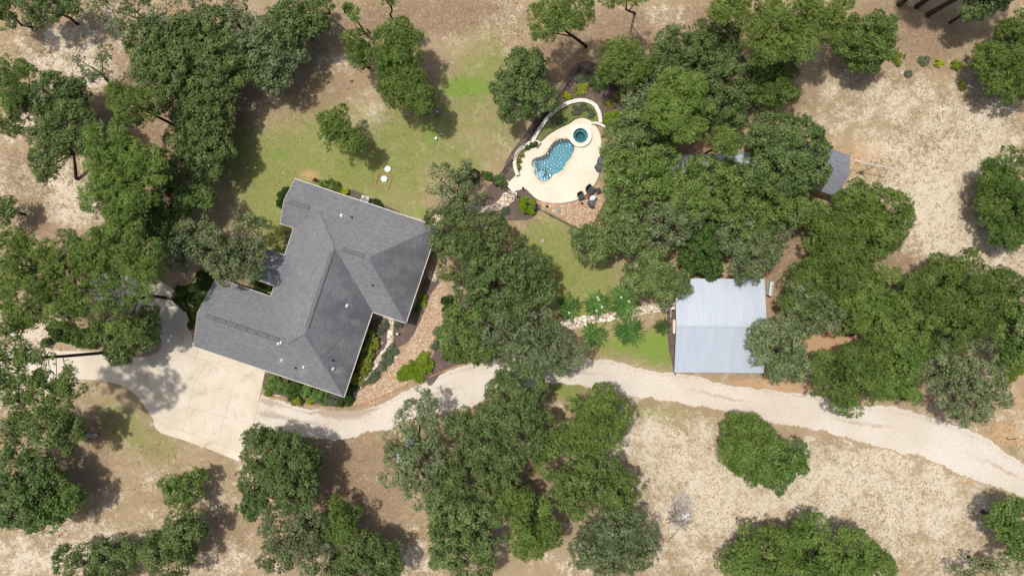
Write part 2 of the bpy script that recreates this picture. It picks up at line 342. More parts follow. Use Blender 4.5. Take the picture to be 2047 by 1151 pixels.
G('pale', (150,130,60,40,.8),(200,150,60,60,.5),(130,420,90,70,.7),(90,380,80,60,.6),(230,60,90,40,.5),(70,670,60,40,.9),(40,780,60,30,.8),(60,1110,120,50,.7),(180,1060,90,60,.5),(400,1000,60,50,.3),(460,1120,70,30,.6),(800,1110,90,40,.6),(1180,1130,60,30,.6),
  (1380,930,130,60,.55),(1340,1000,60,70,.3),(1440,1020,110,90,.75),(1480,960,60,60,.6),(1650,960,120,70,.6),(1780,950,120,60,.7),(1800,1030,120,60,.6),(1860,1000,90,60,.6),(1900,480,90,50,.95),(1880,400,60,80,.85),(1960,520,90,40,.7),(1850,340,70,60,.5),(1960,240,60,60,.6),(1800,200,120,50,.5),(1750,330,100,60,.5),(1980,290,60,40,.55),
  (720,220,50,30,.35),(670,125,40,20,.5),(1000,40,40,60,.5),(1330,60,60,40,.4),(760,230,40,30,.3),(510,950,30,60,.4),(1900,870,60,40,.3),(2040,860,50,50,.5),(1240,880,60,40,.5),(1300,860,80,40,.5),(1830,420,60,50,.5),(1590,1000,80,30,.6),(1700,1140,60,60,.4),(1900,1120,60,60,.4),(40,250,50,50,.4),(110,110,60,60,.5),
  (20,700,60,50,.6),(1700,1000,180,40,.4),(2000,400,30,40,.3),(1560,350,30,30,0),(1150,120,10,10,0),(1490,760,40,8,.3))
G('orange', (1570,780,60,16,.9),(1500,765,60,9,.8),(2010,870,50,30,.8),(1940,960,50,12,.6),(1640,690,50,50,.95),(1690,665,45,25,.9),(1660,350,60,60,.45),(1740,320,60,40,.4),(1530,590,25,60,.6),(1440,545,60,10,.6),(1080,425,60,18,.45),(700,200,50,30,.3),(620,350,25,14,.8),(330,800,40,30,.2),(1250,500,60,20,.3),(1710,300,70,50,.35),(2030,800,30,40,.6),(565,420,9,30,.5),(1220,770,10,10,0),(120,690,30,12,.6))
G('grey', (1358,1028,22,30,1.0),(1370,1000,22,22,.6),(765,238,14,10,.6),(800,240,16,9,.5))
def axis(lo, hi, step, far):
    a = list(np.arange(lo, hi+1e-6, step)); d = step
    l = [lo]; h = [hi]
    while h[-1] < far: d *= 1.5; h.append(h[-1]+d); l.append(l[-1]-d)
    return np.array(l[:0:-1]+a+h[1:])
xs = axis(-70, 70, .4, 900); ys = axis(-42, 42, .4, 900); nx, ny = len(xs), len(ys)
X, Y = np.meshgrid(xs, ys); pxg = X/PX+1023.5; pyg = 575.5-Y/PX
def inpoly(px, py, poly):
    c = np.zeros(px.shape, bool); n = len(poly)
    for i in range(n):
        x1, y1 = poly[i]; x2, y2 = poly[(i+1) % n]
        if y1 == y2: continue
        k_ = ((y1 > py) != (y2 > py)) & (px < (x2-x1)*(py-y1)/(y2-y1)+x1); c ^= k_
    return c
A = {}
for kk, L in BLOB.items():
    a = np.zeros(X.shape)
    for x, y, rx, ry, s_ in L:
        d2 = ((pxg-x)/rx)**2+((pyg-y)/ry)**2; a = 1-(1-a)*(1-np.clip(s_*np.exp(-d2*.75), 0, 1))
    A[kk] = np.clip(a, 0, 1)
out = (np.abs(X) > 64)|(np.abs(Y) > 37)
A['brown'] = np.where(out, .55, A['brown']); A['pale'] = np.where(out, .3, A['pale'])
dry = inpoly(pxg, pyg, [(1226,790),(1500,850),(1980,980),(2100,1010),(2100,1200),(1320,1200),(1280,1000)])
dry |= inpoly(pxg, pyg, [(1560,160),(1700,150),(1960,170),(2100,220),(2100,560),(1840,540),(1850,420),(1700,370),(1600,230)])
A['dry'] = np.where(dry, 1.0, .25)
V = np.stack([X.ravel(), Y.ravel(), np.zeros(X.size)], 1)
idx = np.arange(X.size).reshape(ny, nx); Q = np.stack([idx[:-1, :-1], idx[:-1, 1:], idx[1:, 1:], idx[1:, :-1]], -1).reshape(-1, 4)
hole = inpoly(pxg, pyg, [tuple((np.array(p)-(1104,320))*.93+(1104,320)) for p in POOL]) | (((pxg-1159.8)**2+(pyg-273)**2) < 19**2)
hv = hole.ravel(); Q = Q[~(hv[Q].any(1))]
def npmesh(name, V, Q, mat_, attrs=None, colattrs=None, fattrs=None, smooth=False, parent=None):
    me = bpy.data.meshes.new(name); m = Q.shape[1]
    me.vertices.add(len(V)); me.vertices.foreach_set('co', V.astype(np.float32).ravel())
    me.loops.add(Q.size); me.loops.foreach_set('vertex_index', Q.astype(np.int32).ravel())
    me.polygons.add(len(Q)); me.polygons.foreach_set('loop_start', np.arange(0, Q.size, m, dtype=np.int32))
    me.polygons.foreach_set('loop_total', np.full(len(Q), m, dtype=np.int32))
    me.update(calc_edges=True)
    for k_, v in (attrs or {}).items(): me.attributes.new(k_, 'FLOAT', 'POINT').data.foreach_set('value', v.astype(np.float32).ravel())
    for k_, v in (fattrs or {}).items(): me.attributes.new(k_, 'FLOAT', 'FACE').data.foreach_set('value', v.astype(np.float32).ravel())
    for k_, v in (colattrs or {}).items(): me.attributes.new(k_, 'FLOAT_COLOR', 'POINT').data.foreach_set('color', v.astype(np.float32).ravel())
    if smooth: me.polygons.foreach_set('use_smooth', np.ones(len(Q), bool))
    me.materials.append(mat_); me.validate()
    o = bpy.data.objects.new(name, me); col.objects.link(o)
    if parent: o.parent = parent
    return o
k = NB('dry_ground', .97, .08)
a1 = k.n('ShaderNodeAttribute'); a1.attribute_name = 'mA'; s1 = k.n('ShaderNodeSeparateColor'); k.L(a1.outputs['Color'], s1.inputs[0])
a2 = k.n('ShaderNodeAttribute'); a2.attribute_name = 'mB'; s2 = k.n('ShaderNodeSeparateColor'); k.L(a2.outputs['Color'], s2.inputs[0])
ad = k.n('ShaderNodeAttribute'); ad.attribute_name = 'dry'
green, brown, pale = s1.outputs; lime, orange, grey = s2.outputs
n1 = k.noise(.9, 6, .72); n2 = k.noise(3.0, 6, .8, None, 1.2); n3 = k.noise(8, 5, .85); n4 = k.noise(.25, 4, .6); n5 = k.noise(1.5, 5, .75, None, .8); n6 = k.noise(16, 3, .8)
def sel(a, n, amp, lo, hi): return k.ramp(k.mth('ADD', a, k.mth('MULTIPLY', k.mth('SUBTRACT', n, .5), amp)), lo, hi)
c = k.mix(k.ramp(n4, .3, .7), C(169, 149, 120), C(154, 135, 106))
c = k.mix(k.ramp(n3, .45, .65, 0, .8), c, C(136, 114, 84))
# straw coloured flecks, stronger where the ground is pale and dry
fm = k.mth('ADD', k.mth('MULTIPLY', pale, .13), k.mth('MULTIPLY', ad.outputs['Fac'], .045))
f = k.ramp(k.mth('ADD', k.mth('ADD', k.mth('MULTIPLY', n2, .42), k.mth('ADD', k.mth('MULTIPLY', n5, .28), k.mth('MULTIPLY', n3, .30))), k.mth('ADD', fm, k.mth('MULTIPLY', k.mth('SUBTRACT', k.noise(.38, 6, .75), .5), .55))), .535, .645)
c = k.mix(k.mth('MULTIPLY', f, .95), c, k.mix(k.ramp(n3, .35, .7), C(214, 202, 182), C(197, 182, 157)))
c = k.mix(k.ramp(k.mth('MULTIPLY', ad.outputs['Fac'], k.ramp(n5, .50, .63)), 0, 1, 0, .6), c, C(142, 134, 90))
c = k.mix(k.mth('MULTIPLY', k.ramp(k.mth('ADD', n3, k.mth('MULTIPLY', ad.outputs['Fac'], .06)), .56, .68), k.mth('MULTIPLY', ad.outputs['Fac'], .55)), c, C(136, 114, 86))
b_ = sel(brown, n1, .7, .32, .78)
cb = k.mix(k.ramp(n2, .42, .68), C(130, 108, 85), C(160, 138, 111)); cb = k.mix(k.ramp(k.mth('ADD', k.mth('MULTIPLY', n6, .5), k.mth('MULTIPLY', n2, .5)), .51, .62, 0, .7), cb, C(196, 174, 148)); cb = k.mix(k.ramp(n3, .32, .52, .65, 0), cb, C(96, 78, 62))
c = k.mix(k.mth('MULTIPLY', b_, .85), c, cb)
g_ = sel(green, k.mth('ADD', k.mth('MULTIPLY', n1, .6), k.mth('MULTIPLY', n5, .4)), 1.25, .3, .8)
cg = k.mix(k.ramp(n2, .35, .7), C(108, 126, 54), C(142, 146, 80)); cg = k.mix(k.ramp(n3, .4, .75, 0, .55), cg, C(106, 118, 54)); cg = k.mix(k.ramp(n6, .6, .8, 0, .4), cg, C(186, 172, 122))
c = k.mix(k.mth('MULTIPLY', g_, .78), c, cg)
l_ = sel(lime, n1, .6, .3, .85)
cl = k.mix(k.ramp(n3, .35, .7), C(106, 134, 52), C(128, 148, 70)); c = k.mix(k.mth('MULTIPLY', l_, .8), c, cl)
o_ = sel(orange, n1, .5, .3, .8)
c = k.mix(k.mth('MULTIPLY', o_, .75), c, k.mix(k.ramp(n3, .4, .7), C(194, 158, 120), C(170, 134, 100)))
c = k.mix(k.mth('MULTIPLY', sel(grey, n5, .8, .3, .8), .85), c, k.mix(k.ramp(n2, .3, .7), C(172, 166, 164), C(130, 120, 116)))
k.base(c); k.bump(k.mth('ADD', n3, k.mth('MULTIPLY', n2, .6)), .55, .08)
one = np.ones(X.size)
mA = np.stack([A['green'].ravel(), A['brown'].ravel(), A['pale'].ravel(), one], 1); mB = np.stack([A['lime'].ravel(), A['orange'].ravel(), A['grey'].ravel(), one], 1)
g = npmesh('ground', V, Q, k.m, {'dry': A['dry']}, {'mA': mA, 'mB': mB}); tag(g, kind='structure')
# ---------------------------------------------------------------- drives, paths, beds
ROADU = [(522,790),(560,800),(600,815),(660,820),(705,820),(745,812),(815,778),(850,762),(885,745),(945,722),(1010,712),(1060,710),(1130,716),(1170,717),(1230,721),(1307,741),(1384,747),(1434,764),(1536,777),(1636,788),(1700,808),(1760,808),(1816,817),(1880,838),(1970,870),(2047,924),(2300,1010)]
ROADL = [(2300,1110),(2047,997),(1986,974),(1920,950),(1836,914),(1769,897),(1669,870),(1536,843),(1440,820),(1324,803),(1232,787),(1160,772),(1100,766),(1000,790),(940,815),(880,826),(830,835),(795,853),(760,862),(725,870),(678,880),(640,878),(600,870),(540,862),(500,862)]
ru = jitter(resample(smooth_loop(ROADU, 6, False), 6, False), 1.5, 3, 5); rl = jitter(resample(smooth_loop(ROADL, 6, False), 6, False), 2.6, 4, 5)
def even(pts, n_):
    P_ = np.array(pts); s_ = np.concatenate([[0], np.cumsum(np.linalg.norm(np.diff(P_, axis=0), axis=1))]); t_ = np.linspace(0, s_[-1], n_)
    return np.stack([np.interp(t_, s_, P_[:, 0]), np.interp(t_, s_, P_[:, 1])], 1)
NR, NCOL = 420, 22
e1 = even(smooth_loop(ROADU, 6, False), NR); e2 = even(smooth_loop(ROADL[::-1], 6, False), NR)
# pair the two edges section by section (both lists run left to right)
j1 = np.array(jitter(list(e1), 1.6, 3, 4)); j2 = np.array(jitter(list(e2), 2.4, 4, 4)); e1[:, 1] = j1[:, 1]; e2[:, 1] = j2[:, 1]
RP = np.zeros((NR, NCOL, 2)); 
for j in range(NCOL):
    t_ = j/(NCOL-1); RP[:, j] = e1*(1-t_)+e2*t_
NOGRASS.append([tuple(p) for p in np.concatenate([e1, e2[::-1]])])
rv = np.stack([(RP[..., 0]-1023.5)*PX, (575.5-RP[..., 1])*PX, np.full(RP.shape[:2], .008)], -1).reshape(-1, 3); ri = np.arange(NR*NCOL).reshape(NR, NCOL)
rq = np.stack([ri[:-1, :-1], ri[1:, :-1], ri[1:, 1:], ri[:-1, 1:]], -1).reshape(-1, 4)[:, ::-1]
tt_ = np.linspace(0, 1, NCOL)[None, :]*np.ones((NR, 1)); sx_ = np.linspace(0, 1, NR)[:, None]*np.ones((1, NCOL))
wear = .62*np.exp(-((tt_-.5)/.10)**2)*(.6+.4*np.sin(sx_*40))+.5*np.exp(-((tt_-.12)/.07)**2)+.35*np.exp(-((tt_-.9)/.07)**2)
d_ = np.exp(-(((RP[..., 0]-690)/60)**2+((RP[..., 1]-826)/16)**2)); d2_ = np.exp(-(((RP[..., 0]-540)/26)**2+((RP[..., 1]-812)/26)**2)); wear = np.clip(wear+.95*d_+.5*d2_, 0, 1)
edge = np.clip(1-np.minimum(tt_, 1-tt_)/.085, 0, 1)*np.where(RP[..., 0] < 700, .55, 1.0)
ro = npmesh('gravel_road', rv, rq, M['road'], {'wear': wear, 'edge': edge})
tag(ro, kind='structure')
DRIVE = [(388,690),(530,742),(518,800),(505,855),(478,922),(420,898),(370,880),(330,868),(314,858),(308,848),(308,839),(293,817),(280,799),(263,782),(240,769),(200,760),(150,758),(100,760),(0,762),(-260,775),(-260,690),(0,700),(60,701),(130,701),(210,703),(250,712),(290,712),(320,700),(318,665),(285,628),(240,612),(190,600),(175,575),(190,555),(225,545),(270,548),(313,560),(340,574),(360,597),(374,618),(377,645)]
hard = DRIVE[:5]; rest = smooth_loop(DRIVE[5:], 5, False)
dr = sheet('driveway', [hard+rest], .045, M['drive'], .05); tag(dr, kind='structure')
st = sheet('driveway_border', [[(478,921),(420,897.5),(370,879.5),(330,867.5),(315,857),(309,848),(308.5,840),(316,841),(330,850),(400,877),(484,904)]], .0495, M['drivestrip'], parent=dr)
for i, (a, b) in enumerate((((309,840),(486,906)),((388,768),(366,862)),((370,812),(512,850)),((465,778),(432,893)),((300,735),(286,800)),((330,700),(470,735)),((250,712),(232,764)),((420,712),(388,768)))):
    p, q = W(*a), W(*b); d = q-p; L_ = np.linalg.norm(d)
    j = MB().box(((p+q)/2+(0, 0, .0535)), (L_, .03, .006), math.atan2(d[1], d[0])).build('expansion_joint', M['joint'], dr)
def bed(name, loop, z, m, amp=.8, seed=1, k_=5):
    return tag(sheet(name, [jitter(resample(smooth_loop(loop, k_), 5), amp, seed)], z, m), kind='structure')
bed('mulch_bed', [(660,385),(700,378),(745,398),(790,420),(812,436),(800,450),(700,420),(640,395)], .020, M['mulch'], .8, 5)
bed('mulch_bed', [(745,640),(790,640),(815,640),(850,560),(868,548),(880,575),(862,600),(845,640),(820,680),(790,700),(770,735),(745,765),(725,790),(680,800),(690,770),(720,700)], .020, M['mulch'], .8, 6)
bed('mulch_bed', [(530,783),(560,790),(600,803),(660,811),(705,811),(720,795),(690,775),(600,760),(532,745)], .024, M['mulch'], .5, 7)
bed('mulch_bed', [(862,770),(850,745),(868,700),(878,640),(885,600),(940,590),(1000,640),(1000,700),(945,718),(885,744)], .016, M['mulch'], 1, 8)
bed('mulch_bed', [(1152,130),(1120,172),(1095,205),(1050,265),(1005,340),(1035,372),(1045,350),(1034,346),(1028,320),(1040,296),(1066,281),(1095,236),(1138,206),(1174,203),(1196,222),(1203,250),(1230,262),(1262,240),(1250,190),(1230,150),(1185,125)], .016, M['mulch'], 1, 9)
bed('mulch_bed', [(950,405),(985,368),(1030,378),(1050,378),(1068,395),(1085,404),(1075,425),(1050,440),(1000,440),(950,430)], .012, M['mulch'], 1, 10)
bed('mulch_bed', [(1334,618),(1352,618),(1352,742),(1346,740),(1341,715),(1336,690)], .016, M['mulch'], .4, 11)
bed('river_rock_bed', [(880,565),(895,575),(893,600),(885,640),(878,670),(862,700),(845,730),(820,760),(790,782),(750,803),(700,810),(680,806),(700,795),(735,770),(770,745),(795,715),(815,690),(835,650),(850,620),(862,590)], .032, M['river'], 1.0, 12)
bed('pool_gravel', [(1068,403),(1080,402),(1115,408),(1150,403),(1178,388),(1196,366),(1202,380),(1204,408),(1190,440),(1177,466),(1150,452),(1110,428)], .020, M['river'], .4, 13, 3)
bed('flagstone_path', [(777,634),(786,634),(786,660),(784,690),(768,715),(752,735),(740,752),(728,766),(716,785),(706,790),(712,770),(726,750),(742,728),(758,708),(772,688),(775,660)], .036, M['flag'], .7, 14)
bed('flagstone_path', [(1012,384),(1032,384),(1030,396),(1018,408),(1002,418),(980,423),(940,430),(900,440),(860,452),(850,440),(880,425),(930,412),(972,412),(995,402)], .036, M['flag'], .8, 15)
bed('flagstone_path', [(1350,607),(1350,620),(1325,622),(1290,628),(1240,638),(1200,644),(1165,652),(1135,657),(1110,656),(1115,645),(1150,635),(1180,629),(1220,625),(1260,618),(1290,610),(1330,606)], .036, M['flag'], .7, 16)
bed('flagstone_path', [(858,543),(874,546),(872,562),(857,558)], .040, M['flag'], .5, 17)
# ---------------------------------------------------------------- pool deck, pool, spa
DECK = [(1017,367.7),(1032,381),(1045.6,378),(1053.5,380),(1063.7,390),(1075,399.3),(1093,405),(1115.7,406.5),(1138,403.8),(1161,396),(1176.7,383.5),(1190.3,365.4),(1200.5,338.3),(1203.8,315.7),(1202.7,293),(1200.5,275),(1194.8,259),(1185.8,246.7),(1176.7,240),(1163,236.5),(1149.6,240),(1138.3,247.8),(1115.7,259),(1097.6,269.3),(1081.7,282.9),(1070.4,293),(1054.6,297.6),(1043,309),(1038.8,324.7),(1036.5,341.7),(1030,352)]
SC = (1159.8, 273.0)
def circ(c, r, n=40): return [(c[0]+r*math.cos(2*math.pi*i/n), c[1]+r*math.sin(2*math.pi*i/n)) for i in range(n)]
pool = smooth_loop(POOL, 6); pc = np.mean(pool, 0)
cop = [p+(p-pc)/np.linalg.norm(p-pc)*5.2 for p in pool]
M['shelf'] = simple('shelf_plaster', C(176, 190, 200), C(150, 168, 182), 2, .8, .2)
deck = sheet('pool_deck', [smooth_loop(DECK, 5), [tuple(p) for p in cop], circ(SC, 14.9, 36)], .15, M['deck'], .16); tag(deck, kind='structure')
P = empty('swimming_pool', W(1104, 320, 0)); tag(P, 'kidney shaped blue swimming pool with tan stone coping in the cream deck', 'swimming pool')
def rel(o, parent): o.parent = parent; o.matrix_parent_inverse = Matrix.Translation(-Vector(parent.location)); return o
rel(sheet('coping', [[tuple(p) for p in cop], [tuple(p) for p in pool]], .172, M['coping'], .1), P)
mb = MB(); n = len(pool); pw = [W(*p) for p in pool]
cen = np.mean(pw, 0)
def deep(p):  # shelf at the lower left end
    return -.25 if (p[0]*.75+p[1]*.65) < (cen[0]*.75+cen[1]*.65-1.6) else -1.3
top = [(p[0], p[1], .16) for p in pw]; rings = []
for kf in (1, .85, .6, .3): rings.append([cen+(p-cen)*kf for p in pw])
vs = top+[tuple((q[0], q[1], deep(q))) for r_ in rings for q in r_]+[(cen[0], cen[1], -1.3)]
fs = []
for lv in range(4):
    for i in range(n): fs.append((lv*n+i, lv*n+(i+1) % n, (lv+1)*n+(i+1) % n, (lv+1)*n+i))
for i in range(n): fs.append((4*n+i, 4*n+(i+1) % n, 5*n))
mb.add(vs, fs); bo_ = rel(mb.build('basin', M['plaster']), P); bo_.data.materials.append(M['shelf'])
bo_.data.polygons.foreach_set('material_index', [1 if all(bo_.data.vertices[i].co.z > -.3 and bo_.data.vertices[i].co.z < .1 for i in p.vertices) else 0 for p in bo_.data.polygons])
# rippled water surface as real geometry
wl = [(p[0], p[1]) for p in pw]; xs_ = np.arange(min(p[0] for p in wl)-.2, max(p[0] for p in wl)+.2, .04); ys_ = np.arange(min(p[1] for p in wl)-.2, max(p[1] for p in wl)+.2, .04)
GX, GY = np.meshgrid(xs_, ys_); rr = np.random.default_rng(5); GZ = np.zeros(GX.shape)
for i in range(40):
    a = rr.uniform(-.9, .9)+.5; lam = rr.uniform(.16, .42); kx, ky = math.cos(a)*2*math.pi/lam, math.sin(a)*2*math.pi/lam
    GZ += np.sin(kx*GX+ky*GY+rr.uniform(0, 6.28)+1.2*np.sin(GX*rr.uniform(.4, 1.4)+GY*rr.uniform(.4, 1.4)))*lam*.0023
inn = inpoly(GX, GY, wl); ii = np.arange(GX.size).reshape(GX.shape); WQ = np.stack([ii[:-1, :-1], ii[:-1, 1:], ii[1:, 1:], ii[1:, :-1]], -1).reshape(-1, 4)
near = inpoly(GX, GY, [((q[0]-cen[0])*1.03+cen[0], (q[1]-cen[1])*1.03+cen[1]) for q in wl])
WQ = WQ[near.ravel()[WQ].all(1)]
wo = npmesh('water', np.stack([GX.ravel(), GY.ravel(), GZ.ravel()+.06], 1), WQ, M['water'], smooth=True); rel(wo, P)
for a_, b_ in (((1132,262),(1101,306)),((1146,318),(1198,345)),((1078,352),(1040,372)),((1112,352),(1124,405))):
    p_, q_ = W(*a_), W(*b_); dd_ = q_-p_
M['spawell'] = simple('dark_spa_floor', C(84, 130, 138), C(70, 112, 122), 3, .8, .2)
SP = empty('spa', W(*SC, 0)); tag(SP, 'round raised white rimmed hot tub beside the pool', 'hot tub'); u = PX
MB().lathe((0, 0, 0), [(22.6*u, -.1), (22.6*u, .46), (22.3*u, .5), (15*u, .5), (14.6*u, .47), (14.6*u, .3)], 56).build('rim', M['rimstone'], SP)
MB().lathe((0, 0, 0), [(14.7*u, .49), (14.6*u, .0), (9.5*u, -.02), (9.2*u, -.3)], 48).build('basin', M['spaplaster'], SP)
MB().lathe((0, 0, 0), [(9.2*u, -.3), (8.9*u, -.7), (.01, -.72)], 40).build('foot_well', M['spawell'], SP)
MB().lathe((0, 0, 0), [(14.55*u, .38), (9*u, .385), (4*u, .38), (.01, .38)], 48).build('water', M['spawater'], SP, True)
# terrace walls
def ribbon(name, pts, width, z0, z1, m, label, cat, k_=6, parent=None):
    P_ = smooth_loop(pts, k_, False); wp = [W(p[0], p[1], z1)[:2] for p in P_]; L1 = []; L2 = []
    for i, p in enumerate(wp):
        t = wp[min(i+1, len(wp)-1)]-wp[max(i-1, 0)]; t /= np.linalg.norm(t); nn = np.array([-t[1], t[0]])*width/2; L1.append(p+nn); L2.append(p-nn)
    n = len(wp); mb = MB(); vs = [(*p, z1) for p in L1]+[(*p, z1) for p in L2]+[(*p, z0) for p in L1]+[(*p, z0) for p in L2]
    fs = []
    for i in range(n-1):
        fs += [(i, n+i, n+i+1, i+1), (i+1, 2*n+i+1, 2*n+i, i), (n+i, 3*n+i, 3*n+i+1, n+i+1)]
    fs += [(0, 2*n, 3*n, n), (n-1, 2*n-1, 4*n-1, 3*n-1)]
    mb.add(vs, fs); o = mb.build(name, m, parent)
    if label: tag(o, label, cat)
    return o
ribbon('retaining_wall', [(1064.8,281.7),(1077,260),(1095,235),(1115.7,217),(1138,205),(1158.6,200.5),(1174,202),(1188,209),(1196,220.7),(1199.3,232),(1200.5,245)], .44, 0, .75, M['stonewall'], 'long curved white stone wall around the upper side of the pool', 'garden wall')
ribbon('retaining_wall', [(1183,245.6),(1192.5,246),(1202,249),(1211,255)], .3, 0, .55, M['stonewall'], 'short white stone wall stub beside the hot tub', 'garden wall')
ribbon('retaining_wall', [(1035,350),(1030,336),(1028.8,320),(1034,306.6),(1046,293),(1061.4,285.5),(1074,284),(1079,287)], .42, 0, .7, M['stonewall'], 'small curved white planter wall at the left of the pool', 'garden wall')
tag(sheet('planter_bed', [smooth_loop([(1066,287),(1079,262),(1097,238),(1118,221),(1140,209),(1160,204),(1174,206),(1186,213),(1192,224),(1196,240),(1192,252),(1180,242),(1163,236),(1149,239),(1138,247),(1115,258),(1097,269),(1082,282)], 4)], .42, M['planter'], .4), kind='structure')
tag(sheet('planter_bed', [smooth_loop([(1038,345),(1033,335),(1031,320),(1036,309),(1048,296),(1062,288),(1076,287),(1072,294),(1056,299),(1045,309),(1040,324),(1039,340)], 4)], .34, M['planter'], .3), kind='structure')
for i, (x, y, lb) in enumerate(((1098.7,275,'square skimmer lid in the deck above the pool'),(1097.6,371.7,'square skimmer lid in the deck below the pool'))):
    e = tag(empty('skimmer_lid', W(x, y, .15), .5), lb, 'skimmer lid', 'skimmer lids set in the pool deck')
    MB().bbox((0, 0, .012), (.5, .5, .03), 0, .01).build('frame', M['coping'], e); MB().bbox((0, 0, .03), (.42, .42, .02), 0, .008).build('lid', M['cream'], e)
tag(MB().lathe(W(1116.5,422,.02), [(.0,.05),(.2,.05),(.25,.03),(.26,0)], 24).build('drain_cover', M['conc_grey']), 'round grey drain cover in the gravel below the pool', 'drain cover')
tag(sheet('entry_step', [[(1009,366),(1016,362),(1032,381),(1026,386)]], .11, M['stonewall'], .1), 'white stone step between the gate and the pool deck', 'step')
for (x, y, lb) in ((1045.5,377,'small dark path light at the deck edge beside the round bush'),(1093,413,'small dark path light in the gravel, left one'),(1163,407,'small dark path light in the gravel, right one')):
    e = tag(empty('path_light', W(x, y, 0)), lb, 'garden light', 'dark path lights round the pool')
    MB().cyl((0, 0, 0), .03, .35, 8).build('stake', M['black'], e); MB().lathe((0, 0, .3), [(.05, 0), (.14, .06), (.03, .14), (.001, .15)], 14).build('shade', M['black'], e)
# bed edging along the road
ribbon('bed_edging', [(530,790),(560,796),(600,806),(650,812),(705,812),(740,803),(790,781),(815,770)], .14, 0, .14, M['timber'], 'low tan edging board between house beds and gravel road', 'edging', 4)
ribbon('bed_edging', [(858,754),(885,742),(915,730),(950,718)], .14, 0, .14, M['timber'], 'low tan edging board beside the road under the central oaks', 'edging', 4)
# ---------------------------------------------------------------- iron fence
def fence(pts, label, gap=2.2, h=1.25):
    P_ = resample([W(*p)[:2] for p in pts], gap, False); e = tag(empty('iron_fence', (P_[0][0], P_[0][1], 0)), label, 'fence', 'iron fences around the pool')
    o = P_[0]; R_ = MB(); K = MB()
    for i, p in enumerate(P_):
        q = p-o; MB().bbox((q[0], q[1], (h+.1)/2), (.09, .09, h+.1), .5, .01).build('post', M['black'], e)
        if i == len(P_)-1: break
        r_ = P_[i+1]-o; d = r_-q; L_ = np.linalg.norm(d); a = math.atan2(d[1], d[0]); m_ = (q+r_)/2
        for z in (.15, h-.15, h): R_.box((m_[0], m_[1], z), (L_-.09, .05, .05), a)
        for j in range(1, int(L_/.13)):
            t = q+d*(j*.13/L_); K.box((t[0], t[1], h/2), (.02, .02, h-.1), a)
    R_.build('rail', M['black'], e); K.build('pickets', M['black'], e); return e
fence([(1156,141),(1024,322),(986,366)], 'black iron fence running up the left side of the pool terrace')
fence([(986,366),(1012,383)], 'black iron fence stretch left of the gate')
fence([(1034,393),(1060,410),(1100,431),(1140,452),(1174,466)], 'black iron fence below the pool gravel')
fence([(1176,466),(1190,440),(1206,410),(1222,380)], 'black iron fence at the right end of the pool gravel')
fence([(1156,141),(1176,150),(1200,162),(1240,190)], 'black iron fence at the top of the pool garden beds')
e = tag(empty('garden_gate', W(1013,384,0), math.atan2(-(393-384)*1., (1034-1013))), 'black iron gate over the white step at the pool entrance', 'gate')
mb = MB()
for z in (.15, 1.1): mb.box((.62, 0, z), (1.16, .04, .05))
for j in range(9): mb.box((.06+j*.14, 0, .62), (.02, .02, 1.0))
mb.build('gate_frame', M['black'], e); MB().box((1.12, .05, .95), (.1, .08, .14)).build('latch', M['rust'], e)
# ---------------------------------------------------------------- house
ZE = 2.9; FE = PX*(CH-ZE)/CH; PITCH = .47
HO = W(590, 358, ZE)[:2]; TH = math.atan2(-.318, .948)      # u axis; v axis points down the page
hs = empty('house', (HO[0], HO[1], 0), TH); tag(hs, 'large house with dark grey shingle hip and gable roof between the driveway and the oaks', 'house')
def uvz(u_, v_, h=0, dz=0): return (u_*FE, -v_*FE, ZE+h*FE*PITCH+dz)
RV = dict(A=(0,0,0),B=(301,0,0),C=(301,202,0),D=(230.5,202,0),E=(230.5,381,0),F=(-86,381,0),H=(-86,238,0),J=(28.5,238,0),J2=(28.5,215,0),K=(-11,215,0),L=(-11,151,0),M=(28.5,151,0),N=(28.5,93,0),O=(0,93,0),
  R1=(129.5,101,101),R2=(200,101,101),R3=(129.5,280,101),G1=(-86,309.5,71.5),G2=(100,309.5,71.5),W1=(0,46.5,46.5),W2=(75,46.5,46.5),Q1=(-11,183,32),Q2=(60.5,183,32))
FACES = [('A','W1','W2','R1','R2','B','v'),('B','R2','C','u'),('C','R2','R1','D','v'),('D','R1','R3','E','u'),('E','R3','G2','G1','F','v'),('H','G1','G2','J','v'),('J','G2','R3','R1','W2','N','M','Q2','J2','u'),('K','J2','Q2','Q1','v'),('L','Q1','Q2','M','v'),('O','N','W2','W1','v')]
import bmesh
def ptri(poly):      # ear-safe tessellation in uv
    return tessellate_polygon([[Vector((RV[n][0], -RV[n][1], 0)) for n in poly]])
bm = bmesh.new(); uvl = bm.loops.layers.uv.new('UVMap')
for fc in FACES:
    names, ax = fc[:-1], fc[-1]
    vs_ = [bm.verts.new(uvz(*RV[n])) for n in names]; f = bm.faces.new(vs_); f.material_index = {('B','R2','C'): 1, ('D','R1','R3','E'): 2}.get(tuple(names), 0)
    f.normal_update()
    if f.normal.z < 0: f.normal_flip()
    sl_ = math.sqrt(1+PITCH**2)
    for l in f.loops:
        x, y, z = l.vert.co
        l[uvl].uv = (x, y*sl_) if ax == 'v' else (y, x*sl_)
bmesh.ops.triangulate(bm, faces=bm.faces[:], ngon_method='EAR_CLIP')
for it in range(5): 
    big = [e_ for e_ in bm.edges if e_.calc_length() > 1.0]
    if not big: break
    bmesh.ops.subdivide_edges(bm, edges=big, cuts=1)
    bmesh.ops.triangulate(bm, faces=[f for f in bm.faces if len(f.verts) > 3])
me = bpy.data.meshes.new('roof'); 
al = bm.loops.layers.float.new('east_shade'); wl_ = bm.verts.layers.float.new('wash')
WASH = [(683,431,0,-1),(693.7,611,1,0),(564,719.5,0,1),(607.4,733.3,0,1),(665.8,737,1,0),(700,640,1,0)]
